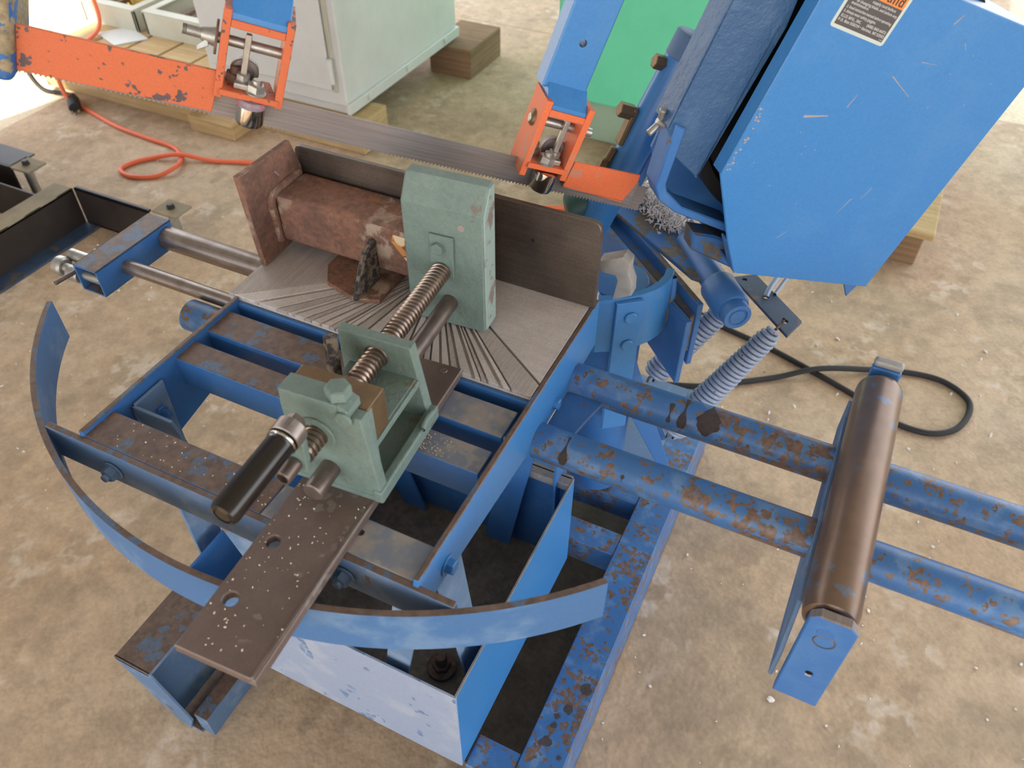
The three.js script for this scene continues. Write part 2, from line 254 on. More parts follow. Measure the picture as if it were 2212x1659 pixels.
// ------------------------------------------------------------------ band saw stand with work table
const stand = thing('band_saw_stand', 'blue steel band saw stand with slotted grey work table and dark fence plate', 'saw stand');
{
  // table: core plate and, over it, the metal left standing between the radial saw kerfs
  const tbl = mesh('table', box(-0.204, 0.1935, 0.583, 0.5952, -0.045, 0.150, 0.001), M.table, stand, 'grey work table cut by radial saw kerfs');
  const dirs = [[0.2, 0.134, 0.003], [0.17, 0.15, 0.002], [0.158, 0.15, 0.004], [0.142, 0.15, 0.0022], [0.134, 0.15, 0.0012], [0.125, 0.15, 0.0035], [0.108, 0.15, 0.003], [0.097, 0.15, 0.0022], [0.085, 0.15, 0.003], [0.072, 0.15, 0.0022], [0.063, 0.15, 0.0018], [0.055, 0.15, 0.002], [0.04, 0.15, 0.003], [0.02, 0.15, 0.003], [0, 0.15, 0.003], [-0.02, 0.15, 0.003], [-0.036, 0.15, 0.003], [-0.045, 0.15, 0.0015], [-0.052, 0.15, 0.003], [-0.06, 0.15, 0.0012], [-0.072, 0.15, 0.0034], [-0.085, 0.15, 0.0016], [-0.094, 0.15, 0.002], [-0.11, 0.15, 0.0032], [-0.118, 0.15, 0.0012], [-0.132, 0.148, 0.002], [-0.158, 0.146, 0.0046], [-0.19, 0.145, 0.001]];
  const clip = (poly, nx, nz, d) => { const out = []; for (let i = 0; i < poly.length; i++) { const a = poly[i], b = poly[(i + 1) % poly.length], da = a[0] * nx + a[1] * nz - d, db = b[0] * nx + b[1] * nz - d; if (da >= 0) out.push(a); if (da * db < 0) { const t = da / (da - db); out.push([a[0] + (b[0] - a[0]) * t, a[1] + (b[1] - a[1]) * t]); } } return out; };
  for (let k = 0; k <= dirs.length; k++) {
    let poly = [[-0.204, -0.045], [0.1935, -0.045], [0.1935, 0.150], [-0.204, 0.150]];
    if (k > 0) { const [x, z, w] = dirs[k - 1], l = Math.hypot(x, z); poly = clip(poly, -z / l, x / l, w / 2); }
    else poly = clip(poly, 1, 0, -0.0) ;
    if (k < dirs.length) { const [x, z, w] = dirs[k], l = Math.hypot(x, z); poly = clip(poly, z / l, -x / l, w / 2); }
    else poly = clip(poly, -1, 0, -0.0);
    if (poly.length > 2) mesh('table_segment', slab(poly.map(([x, z]) => [x, 0.5952, z]), [0, 0.0048, 0], 0.0004), k % 3 === 1 ? M.tableDull : k % 5 === 2 ? M.tablePale : M.table, tbl);
  }
  // fence behind the table
  const fz = -0.0116;
  const fn = slab([[-0.205, 0.6, fz], [0.2, 0.6, fz], [0.2, 0.706, fz], [0.199, 0.711, fz], [0.1955, 0.715, fz], [0.190, 0.7165, fz], [-0.196, 0.7135, fz], [-0.201, 0.712, fz], [-0.204, 0.7085, fz], [-0.205, 0.703, fz]], [0, 0, -0.0075], 0.0012, [[[0.119, 0.672, fz], 0.0035]]);
  mesh('fence', fn, M.fence, stand, 'dark steel fence plate with one small hole');
  // side plates, apron, cross rails
  topped('side_plate', slab([[0.194, 0.6, -0.03], [0.194, 0.6, 0.392], [0.194, 0.586, 0.397], [0.194, 0.549, 0.378], [0.194, 0.53, 0.16], [0.194, 0.53, -0.03]], [0.006, 0, 0], 0.001), M.railTop, M.blueClean, stand);
  topped('side_plate', slab([[-0.194, 0.599, 0.152], [-0.194, 0.599, 0.391], [-0.194, 0.585, 0.393], [-0.194, 0.535, 0.385], [-0.194, 0.5, 0.29], [-0.194, 0.53, 0.152]], [0.006, 0, 0], 0.001), M.railTop, M.blue, stand);
  mesh('apron', box(-0.188, 0.194, 0.545, 0.5935, 0.151, 0.156, 0.001), M.blue, stand);
  const railGeo = (x0, x1, z0, z1, h) => [box(x0, x1, 0.587, 0.592, z0, z1, 0.0016), box(x0, x1, 0.592 - h, 0.5895, z1 - 0.005, z1, 0.0012), box(x0, x1, 0.592 - h, 0.5895, z0, z0 + 0.005, 0.0012)];
  for (const [z0, z1, h] of [[0.170, 0.2095, 0.04], [0.2295, 0.2615, 0.04]]) {
    topped('cross_rail', railGeo(-0.1895, 0.0, z0, z1, h), M.railTop, M.blue, stand, 'blue cross rail with rubbed brown top');
    topped('cross_rail', railGeo(0.0, 0.188, z0, z1, h), M.greyTop, M.blue, stand);
  }
  topped('front_rail', [box(-0.193, 0.03, 0.588, 0.5935, 0.352, 0.391, 0.0016), box(-0.193, 0.03, 0.548, 0.590, 0.386, 0.391, 0.001)], M.railTop, M.blue, stand, 'front rail with brown rubbed top and blue paint patches');
  topped('front_rail', [slab([[0.03, 0.588, 0.352], [0.193, 0.588, 0.352], [0.193, 0.588, 0.391], [0.03, 0.588, 0.391]], [0, 0.0055, 0], 0.0012, [[[0.125, 0.588, 0.368], 0.0045]]), box(0.03, 0.193, 0.548, 0.590, 0.386, 0.391, 0.001)], M.greyTop, M.blueDusty, stand);
  // flat bar that carries the scale quadrant
  topped('front_bar', box(-0.236, 0.236, 0.547, 0.5932, 0.3912, 0.398, 0.001), M.railTop, M.blueDusty, stand);
  for (const [x, y] of [[-0.152, 0.568], [0.124, 0.568]]) bolt(stand, [x, y, 0.399], [0, 0, 1], 0.0145, 0.008, M.blueDusty, true, 0.004);
  bolt(stand, [0.2, 0.563, 0.347], [1, 0, 0], 0.014, 0.007, M.blueClean, true, 0);
  bolt(stand, [-0.188, 0.553, 0.307], [1, 0, 0], 0.015, 0.008, M.blue, true, 0.01);
  // mitre quadrant: curved flat bar about the pivot
  {
    const g = [], a0 = -57.5, a1 = 47.2, n = 60, r0 = 0.4625, r1 = 0.4685, y0 = 0.536, y1 = 0.592, pos = [], idx = [];
    for (let i = 0; i <= n; i++) { const a = (a0 + (a1 - a0) * i / n) * Math.PI / 180, s = Math.sin(a), c = Math.cos(a); for (const [r, y] of [[r0, y0], [r1, y0], [r1, y1], [r0, y1]]) pos.push(r * s, y, r * c); }
    for (let i = 0; i < n; i++) for (let k = 0; k < 4; k++) { const a = i * 4 + k, b = i * 4 + (k + 1) % 4, c = a + 4, d = b + 4; idx.push(a, c, b, b, c, d); }
    idx.push(0, 1, 2, 0, 2, 3); const e = n * 4; idx.push(e, e + 2, e + 1, e, e + 3, e + 2);
    const q = new THREE.BufferGeometry(); q.setAttribute('position', new THREE.Float32BufferAttribute(pos, 3)); q.setIndex(idx); q.computeVertexNormals();
    topped('mitre_quadrant', crease(q, 0.6), M.railTop, M.blueMid, stand, 'curved blue flat bar quadrant with brown top edge');
  }
  // legs of folded angle running in to the tray
  const leg = (top, bot, wx, wz, m) => {
    const [x, y, z] = top, [X, Y, Z] = bot;
    return mesh('leg', [slab([[x, y, z], [x + wx, y, z], [X + wx * 0.8, Y, Z], [X, Y, Z]], [0, 0, -0.004], 0.0006), slab([[x, y, z], [x, y, z - wz], [X, Y, Z - wz * 0.8], [X, Y, Z]], [Math.sign(wx) * 0.004, 0, 0], 0.0006)], m, stand);
  };
  leg([-0.186, 0.585, 0.335], [-0.03, 0.165, 0.335], 0.055, 0.045, M.blueDusty);
  leg([0.192, 0.582, 0.36], [0.115, 0.175, 0.30], -0.034, 0.045, M.blueDusty);
  leg([-0.186, 0.585, 0.06], [-0.06, 0.165, 0.05], 0.05, 0.045, M.blue);
  leg([0.192, 0.582, 0.06], [0.125, 0.165, 0.05], -0.05, 0.045, M.blue);
  mesh('levelling_foot', [cyl([0.127, 0.156, 0.272], [0.127, 0.19, 0.272], 0.008), cyl([0.127, 0.156, 0.272], [0.127, 0.162, 0.272], 0.020), hexHead([0.127, 0.162, 0.272], [0, 1, 0], 0.022, 0.009)], M.rustBolt, stand);
  // long pipes that carry the roller
  const pipeY = 0.529;
  for (const [z, r] of [[0.0385, 0.0212], [0.1445, 0.0205]]) {
    const runs = [[0.2, 0.37, M.bluePipe], [0.37, 0.43, M.pipeWorn], [0.43, 0.5, M.pipeBrown], [0.5, 1.25, M.bluePipe]].map(([a, b, m]) => { const g = strip(lathe([a, pipeY, z], [b, pipeY, z], [[r, 0], [r, b - a]], 40), 'uv'), U = g.attributes.uv, k = m.userData.tile; for (let i = 0; i < U.count; i++) U.setXY(i, U.getX(i) / k + z * 9, (U.getY(i) + a) / k); return [g, m]; });
    runs.push([(() => { const g = strip(pipe([1.25, pipeY, z], [1.252, pipeY, z], r, r - 0.003), 'uv'); return g; })(), M.bluePipe]);
    const pm = new THREE.Mesh(mergeGeometries(runs.map((q) => q[0]), true), runs.map((q) => q[1])); pm.name = 'support_pipe'; pm.userData.label = 'chipped blue pipe reaching out to the roller'; pm.castShadow = pm.receiveShadow = true; stand.add(pm);
  }
  mesh('pipe_stub', pipe([-0.292, pipeY, 0.1445], [-0.19, pipeY, 0.1445], 0.0205, 0.0175), M.bluePipe, stand, 'blue pipe end sticking out left of the frame');
  // dried tar on the pipes and the floor beam
  const tar = mat('dried tar', 0.05, { map: tex((i) => mul(mix(hex(0x2c2423), hex(0x463a38), at(F.mid, i, 3)), 1)), roughness: 0.6, bumpMap: peel, bumpScale: 0.001 });
  const blot = (x, z, r, t0, t1, w) => {                         // irregular patch hugging a pipe, t = angle from the top towards the front
    const P = [], I = [], n = 12, rr = r + 0.0006;
    for (let k = 0; k <= n; k++) { const f = k / n, t = t0 + (t1 - t0) * f, h = w * Math.sqrt(Math.max(0, Math.sin(Math.PI * (0.04 + 0.92 * f)))) * (0.55 + 0.45 * Math.cos(f * 5 + x * 60)); for (const e of [-h * (0.8 + 0.3 * rnd()), h * (0.8 + 0.3 * rnd())]) P.push(x + e, pipeY + rr * Math.cos(t), z + rr * Math.sin(t)); if (k < n) { const a = k * 2; I.push(a, a + 2, a + 1, a + 1, a + 2, a + 3); } }
    const g = new THREE.BufferGeometry(); g.setAttribute('position', new THREE.Float32BufferAttribute(P, 3)); g.setIndex(I); g.computeVertexNormals(); mesh('tar_spot', g, tar, stand);
  };
  blot(0.238, 0.1445, 0.0205, -0.1, 1.6, 0.007); blot(0.305, 0.1445, 0.0205, 0.9, 1.3, 0.003); blot(0.322, 0.0385, 0.0212, 0.3, 1.4, 0.006); blot(0.337, 0.0385, 0.0212, -0.3, 1.5, 0.009); blot(0.365, 0.0385, 0.0212, -0.5, 1.5, 0.014);
  for (const [x, z, r] of [[0.313, 0.2115, 0.009], [0.303, 0.2475, 0.007], [0.2935, 0.262, 0.004], [0.294, 0.275, 0.0045], [0.293, 0.298, 0.008], [0.316, 0.31, 0.003]]) { const q = []; for (let k = 0; k < 11; k++) { const a = k / 11 * Math.PI * 2, m = r * (0.7 + 0.5 * rnd()); q.push([x + m * Math.cos(a), 0.15, z + m * Math.sin(a)]); } mesh('tar_spot', slab(q, [0, 0.0006, 0], 0.0002), tar, stand); }
  // bracket plate under the table between the pipes
  mesh('gusset', slab([[0.2, 0.528, 0.06], [0.245, 0.515, 0.055], [0.238, 0.5, 0.09], [0.232, 0.485, 0.125], [0.2, 0.48, 0.13]], [0, -0.005, 0], 0.0006), M.blue, stand);
  bolt(stand, [0.2, 0.543, 0.097], [1, 0, 0], 0.012, 0.006, M.blueClean, false, 0);
  // base: floor beams and ties
  const base = mesh('base_beam', [box(0.272, 0.326, 0.144, 0.15, -0.40, 0.62, 0.0015), box(0.320, 0.326, 0.0, 0.148, -0.40, 0.62, 0.001), box(0.272, 0.326, 0, 0.006, -0.40, 0.62, 0.001)], M.bluePipe, stand, 'blue floor beam with rust chips');
  topped('base_beam', [box(-0.29, -0.227, 0.143, 0.15, -0.40, 0.452, 0.0015), slab([[-0.284, 0.146, 0.449], [-0.229, 0.015, 0.449], [-0.229, 0.015, -0.40], [-0.284, 0.146, -0.40]], [0.006, 0.0025, 0], 0.0006), slab([[-0.29, 0.15, 0.452], [-0.227, 0.15, 0.452], [-0.190, 0.04, 0.452], [-0.205, 0.0, 0.452], [-0.232, 0.015, 0.452]], [0, 0, -0.004], 0.0006), box(-0.232, -0.185, 0.0, 0.006, -0.40, 0.45, 0.001), box(-0.19, -0.166, 0.0, 0.05, -0.4, 0.445, 0.001)], M.railTop, M.blueDusty, stand, 'dusty blue floor channel with a bent end plate');
  for (const [z0, z1, x0] of [[0.325, 0.368, 0.2115], [-0.045, -0.003, -0.19], [-0.16, -0.11, -0.19]]) mesh('tie_beam', box(x0, 0.272, 0.098, 0.148, z0, z1, 0.003), M.bluePipe, stand);
  mesh('floor_sheet', box(0.14, 0.271, 0.001, 0.005, -0.40, 0.32, 0.001), mat('mottled dark brown', 0.25, { map: tex((i) => mul(mix(hex(0x36312a), hex(0x544b3f), at(F.mid, i, 5)), 0.85 + 0.3 * at(F.fine, i))), roughness: 0.8 }), stand, 'thin dark brown sheet on the floor inside the base');  // thin dark brown sheet, mottled by noise, in the gap between tray and beam
  mesh('rear_deck', box(0.15, 0.272, 0.143, 0.15, -0.40, -0.16, 0.001), M.blueDusty, stand);
}

// chip tray on the base
const tray = thing('chip_tray', 'grey and blue sheet metal chip tray standing on the base beams', 'tray', [0, 0.15, 0]);
{
  mesh('tray_floor', box(-0.16, 0.208, 0.001, 0.004, 0.034, 0.369, 0.0005), mat('swarf dust in the tray', 0.3, { map: tex((i) => mul(mix(hex(0x655f56), hex(0x8d8474), at(F.mid, i, 3)), 0.85 + 0.3 * at(F.fine, i))), roughness: 0.9 }), tray);
  mesh('front_wall', box(-0.163, 0.211, 0.001, 0.192, 0.369, 0.372, 0.0006), mat('dusty grey blue sheet', 0.4, { map: paintTex(hex(0x8f9cb3), hex(0x6a7f9f), 0.3, 0.6, 8), roughness: 0.6 }), tray, 'pale dusty front wall of the tray');
  topped('side_wall', slab([[0.208, 0.001, 0.370], [0.208, 0.192, 0.370], [0.208, 0.192, 0.034], [0.208, 0.15, 0.034], [0.208, 0.12, 0.034], [0.208, 0.001, 0.034]], [0.003, 0, 0], 0.0006), M.greyTop, M.blueClean, tray, 'bright blue side wall of the tray');
  mesh('side_wall', box(-0.163, -0.160, 0.001, 0.192, 0.034, 0.369, 0.0006), M.blue, tray);
  mesh('back_wall', box(-0.16, 0.208, 0.001, 0.192, 0.034, 0.037, 0.0006), M.blue, tray);
  mesh('rim', box(-0.16, 0.208, 0.178, 0.192, 0.030, 0.048, 0.001), M.greyTop, tray, 'pale dusty rim along the back wall');
}

// flat bar on which the vise slides, set a few degrees off the rails
const VT = 4 * Math.PI / 180;
const slide = thing('slide_plate', 'long brown flat steel bar with two round holes under the green vise', 'steel bar', [0.06, 0.594, 0.086], VT);
{
  mesh('bar', slab([[-0.0345, 0, 0.441], [0.0428, 0, 0.4425], [0.0475, 0, 0.066], [-0.029, 0, 0.066]], [0, 0.0105, 0], 0.0012, [[[-0.0167, 0, 0.3288], 0.0063], [[-0.0175, 0, 0.3899], 0.0066]]), M.slide, slide);
  mesh('edge_lip', slab([[0.0375, 0.0105, 0.441], [0.0405, 0.0105, 0.441], [0.0445, 0.0105, 0.262], [0.0415, 0.0105, 0.262]], [0, 0.0007, 0], 0.0003), M.steel, slide);
  mesh('rivet', cyl([0.0299, 0.0103, 0.077], [0.0299, 0.0118, 0.077], 0.0042, 0.0006), M.steel, slide);
}

// ------------------------------------------------------------------ vise
const vise = thing('screw_vise', 'green hammer-painted screw vise with brass nut block and black crank handle', 'vise', [0.06, 0.6, 0.086], VT);
{
  const y0 = 0.0046;
  mesh('base', [box(-0.040, 0.053, y0, y0 + 0.006, 0.142, 0.257, 0.001), box(0.0445, 0.0545, y0, y0 + 0.016, 0.139, 0.258, 0.0025), box(-0.045, -0.036, y0, y0 + 0.014, 0.142, 0.257, 0.002)], M.vise, vise);
  // front and back uprights
  mesh('front_upright', slab([[-0.036, y0, 0.256], [0.0535, y0, 0.256], [0.0445, 0.111, 0.256], [-0.0352, 0.107, 0.256]], [0, 0, -0.013], 0.0012), M.vise, vise);
  mesh('back_upright', slab([[-0.0425, y0, 0.150], [0.049, y0, 0.150], [0.0355, 0.099, 0.150], [-0.0425, 0.099, 0.150]], [0, 0, -0.012], 0.0012), M.vise, vise);
  mesh('shelf', box(-0.034, 0.0385, 0.054, 0.061, 0.149, 0.244, 0.001), M.vise, vise);
  mesh('side_post', [slab([[0.0385, 0.058, 0.244], [0.0445, 0.108, 0.244], [0.0445, 0.108, 0.236], [0.044, 0.012, 0.236], [0.050, 0.010, 0.244]], [0.006, 0, 0], 0.0008), slab([[0.042, 0.0535, 0.15], [0.042, 0.0605, 0.15], [0.042, 0.0605, 0.244], [0.042, 0.0535, 0.244]], [-0.006, 0, 0], 0.0008)], M.vise, vise);
  mesh('weld', cable([[0.053, 0.0215, 0.150], [0.0525, 0.0225, 0.165], [0.054, 0.0215, 0.175]], 0.0035, 14), M.vise, vise); mesh('weld', cable([[0.046, 0.011, 0.256], [0.051, 0.0135, 0.248], [0.049, 0.021, 0.25]], 0.003, 14), M.vise, vise);
  // brass half nut with green keeper and its bolt
  mesh('nut_block', box(-0.0375, 0.0435, 0.066, 0.110, 0.213, 0.2425, 0.0012), M.brass, vise, 'brown bronze nut block');
  mesh('keeper', [box(-0.0325, 0.0245, 0.107, 0.1225, 0.236, 0.2575, 0.0015), slab([[0.0245, 0.107, 0.2575], [0.0345, 0.107, 0.2575], [0.034, 0.118, 0.2575], [0.0245, 0.1225, 0.2575]], [0, 0, -0.0215], 0.001)], M.vise, vise);
  mesh('bolt', [hexHead([0.020, 0.1225, 0.245], [0, 1, 0], 0.0195, 0.0105), cyl([0.030, 0.109, 0.257], [0.030, 0.109, 0.2605], 0.008)], M.vise, vise);
  mesh('locking_pin', cyl([-0.033, 0.060, 0.178], [-0.0375, 0.106, 0.168], 0.0068, 0.0015), M.slag, vise, 'stubby dark pin');
  // lead screw: trapezoid thread, cut as a true helix
  {
    const P = 0.0055, r = 0.0112, ri = 0.0092, L = 0.285, prof = []; for (let y = 0; y < L; y += P) prof.push([ri, y], [ri, y + P * 0.34], [r, y + P * 0.5], [r, y + P * 0.84]);
    const g = new THREE.LatheGeometry(prof.map((p) => new THREE.Vector2(...p)), 28), p = g.attributes.position;
    for (let i = 0; i < p.count; i++) { const seg = Math.floor(i / prof.length); p.setY(i, p.getY(i) + P * seg / 28); }
    g.computeVertexNormals();
    mesh('lead_screw', orient(crease(g, 0.5), [-0.0025, 0.077, 0.0], [-0.0025, 0.077, 1]), M.screw, vise, 'bright threaded screw');
    mesh('collar', [pipe([-0.0025, 0.0775, 0.2555], [-0.0025, 0.0775, 0.2585], 0.0185, 0.0116)], M.vise, vise);
    mesh('collar', [pipe([-0.0025, 0.0775, 0.1495], [-0.0025, 0.0775, 0.151], 0.0128, 0.0114)], M.rodDark, vise);
  }
  mesh('guide_rod', cyl([0.0035, 0.0335, -0.002], [0.0035, 0.0335, 0.288], 0.0098, 0.0012), M.rodDark, vise, 'smooth brown guide rod');
  // crank
  const crank = mesh('crank_arm', slab([[-0.013, 0.068, 0.284], [0.008, 0.068, 0.284], [0.010, 0.100, 0.284], [0.010, 0.116, 0.284], [0.004, 0.126, 0.284], [-0.006, 0.126, 0.284], [-0.013, 0.118, 0.284]], [0, 0, 0.0075], 0.0008), M.vise, vise);
  mesh('hub', pipe([-0.0025, 0.077, 0.2915], [-0.0025, 0.077, 0.311], 0.0075, 0.0052), M.rodDark, crank);
  mesh('clip_ring', [lathe([-0.0015, 0.113, 0.284], [-0.0015, 0.113, 0.298], [[0.0128, 0], [0.0138, 0.0005], [0.0138, 0.0135], [0.0128, 0.014], [0.0128, 0]], 32), cyl([-0.0015, 0.113, 0.298], [-0.0015, 0.113, 0.307], 0.0088, 0.0005)], M.steel, crank, 'shiny steel ring');
  mesh('bolt', hexHead([-0.0015, 0.115, 0.284], [0, 0, -1], 0.015, 0.008), M.rodDark, crank);
  const L0 = 0.302, HL = 0.076;
  mesh('handle', lathe([-0.0015, 0.1125, L0], [-0.0035, 0.110, L0 + HL], [[0, 0], [0.0118, 0], [0.0124, 0.0015], [0.0120, 0.004], [0.0122, HL - 0.005], [0.0108, HL - 0.0012], [0.0076, HL], [0.0074, HL - 0.002], [0.0068, HL - 0.002], [0.0066, HL - 0.0006], [0, HL - 0.0004]], 40), M.black, crank, 'glossy black revolving crank handle');
  mesh('ring', pipe([-0.0015, 0.1125, L0 - 0.0022], [-0.0015, 0.1125, L0 + 0.0004], 0.0132, 0.009), M.chrome, crank);
  // moving jaw
  const jaw = mesh('jaw', slab([[-0.0475, 0.002, 0], [-0.0475, 0.1515, 0], [-0.0475, 0.178, -0.0165], [-0.0475, 0.178, -0.030], [-0.0475, 0.002, -0.030]], [0.0935, 0, 0], 0.0022), M.vise, vise, 'tall green jaw block with bevelled top');
  mesh('jaw_edge', slab([[0.0452, 0.004, -0.0015], [0.0452, 0.151, -0.0015], [0.0452, 0.176, -0.018], [0.0452, 0.176, -0.0285], [0.0452, 0.004, -0.0285]], [0.0016, 0, 0], 0.0006), mat('pale rubbed paint', 0.1, { map: tex((i) => mix(hex(0x8fa29b), hex(0x7a6f68), sm(0.6, 0.75, at(F.mid, i, 6)))), roughness: 0.5 }), jaw);
  mesh('clamp_pad', [slab([[-0.0165, 0.078, 0.0], [-0.0155, 0.121, 0.0], [0.0125, 0.121, 0.0], [0.0115, 0.070, 0.0]], [0, 0, 0.0035], 0.0008)], M.vise, jaw);
  mesh('bolt', [hexHead([-0.0045, 0.1065, 0.0035], [0, 0, 1], 0.0122, 0.006)], M.vise, jaw);
  mesh('plug', cyl([0.021, 0.134, -0.0005], [0.021, 0.134, 0.0006], 0.0042, 0.0003), M.greyTop, jaw);
}

// ------------------------------------------------------------------ rusty post base clamped in the vise
const post = thing('post_base', 'rusty square steel tube with welded base plate clamped against the fence', 'steel post', [-0.2, 0.6, 0.02]);
{
  const X = 0.2, Z = -0.02;                                     // local offsets from the thing's base
  const tube = [box(-0.195 + X, 0.075 + X, 0.017, 0.021, -0.0105 + Z, 0.0535 + Z, 0.001)];
  mesh('tube', [new RoundedBoxGeometry(0.27, 0.066, 0.064, 4, 0.009).translate(-0.06 + X, 0.050, 0.0215 + Z)], M.rust, post);
  mesh('bare_end', [new RoundedBoxGeometry(0.08, 0.0662, 0.0642, 4, 0.009).translate(0.030 + X, 0.050, 0.0215 + Z), slab([[-0.03 + X, 0.066, 0.0536 + Z], [0.01 + X, 0.02, 0.0536 + Z], [0.01 + X, 0.076, 0.0536 + Z], [-0.026 + X, 0.076, 0.0536 + Z]], [0, 0, 0.0003], 0.0001)], M.rustPale, post, 'pale scaled end of the tube');
  mesh('base_plate', slab([[-0.2035 + X, 0.001, 0.074 + Z], [-0.2035 + X, 0.001, 0.090 + Z], [-0.2035 + X, 0.128, 0.098 + Z], [-0.2035 + X, 0.128, 0.003 + Z], [-0.2035 + X, 0.09, -0.009 + Z], [-0.2035 + X, 0.004, -0.009 + Z]], [0.0085, 0, 0], 0.0012), M.rust, post, 'rusty square base plate');
  mesh('weld', cable([[-0.194 + X, 0.02, 0.055 + Z], [-0.194 + X, 0.05, 0.0565 + Z], [-0.194 + X, 0.08, 0.055 + Z], [-0.194 + X, 0.0845, 0.035 + Z], [-0.194 + X, 0.085, 0.0 + Z]], 0.0055, 40), M.rust, post);
  mesh('gusset', slab([[-0.125 + X, 0.0005, 0.058 + Z], [-0.105 + X, 0.0005, 0.088 + Z], [-0.055 + X, 0.0005, 0.101 + Z], [-0.03 + X, 0.0005, 0.09 + Z], [-0.03 + X, 0.0005, 0.03 + Z], [-0.125 + X, 0.0005, 0.03 + Z]], [0, 0.006, 0], 0.001), M.rust, post, 'rusty flat gusset under the tube');
  mesh('rib', [slab([[-0.058 + X, 0.006, 0.104 + Z], [-0.060 + X, 0.03, 0.093 + Z], [-0.062 + X, 0.055, 0.076 + Z], [-0.063 + X, 0.064, 0.058 + Z], [-0.06 + X, 0.06, 0.053 + Z], [-0.058 + X, 0.006, 0.053 + Z]], [0.0075, 0, 0], 0.0015)], M.slag, post, 'torch-cut rib with slag on its edge');
  mesh('chalk_mark', slab([[-0.1948 + X, 0.098, 0.036 + Z], [-0.1948 + X, 0.106, 0.042 + Z], [-0.1948 + X, 0.107, 0.0395 + Z], [-0.1948 + X, 0.0985, 0.033 + Z]], [0.0012, 0, 0], 0.0004), M.grease, post);
}

// ------------------------------------------------------------------ length stop on two rods
const stop = thing('length_stop', 'blue square tube length stop riding on two steel rods', 'stock stop', [-0.43, 0.53, 0.09]);
{
  const X = 0.43, Y = -0.53, Z = -0.09, wall = 0.0025;
  const x0 = -0.462 + X, x1 = -0.421 + X, y0 = 0.525 + Y, y1 = 0.566 + Y, z0 = 0.026 + Z, z1 = 0.163 + Z;
  topped('square_tube', [box(x0, x1, y1 - wall, y1, z0, z1, 0.001), box(x0, x1, y0, y0 + wall, z0, z1, 0.001), box(x0, x0 + wall, y0, y1, z0, z1, 0.001), box(x1 - wall, x1, y0, y1, z0, z1, 0.001)], M.railTop, M.blue, stop);
  mesh('rod', cyl([-0.421 + X, 0.545 + Y, 0.040 + Z], [0.14 + X, 0.545 + Y, 0.0385 + Z], 0.0165, 0.001), M.steel, stop, 'thick bare steel rod');
  mesh('rod', cyl([-0.478 + X, 0.546 + Y, 0.1165 + Z], [-0.02 + X, 0.546 + Y, 0.1155 + Z], 0.0098, 0.001), M.steel, stop, 'thin bare steel rod');
  mesh('clamp_screw', [cyl([-0.505 + X, 0.549 + Y, 0.132 + Z], [-0.45 + X, 0.549 + Y, 0.132 + Z], 0.0085), cyl([-0.512 + X, 0.543 + Y, 0.152 + Z], [-0.497 + X, 0.543 + Y, 0.152 + Z], 0.0135, 0.003), cyl([-0.497 + X, 0.543 + Y, 0.152 + Z], [-0.43 + X, 0.543 + Y, 0.152 + Z], 0.007), cyl([-0.486 + X, 0.541 + Y, 0.155 + Z], [-0.466 + X, 0.541 + Y, 0.155 + Z], 0.0112, 0.002)], M.zinc, stop);
  mesh('tommy_bar', cyl([-0.462 + X, 0.551 + Y, 0.125 + Z], [-0.468 + X, 0.553 + Y, 0.192 + Z], 0.003, 0.0005), M.rodDark, stop);
}

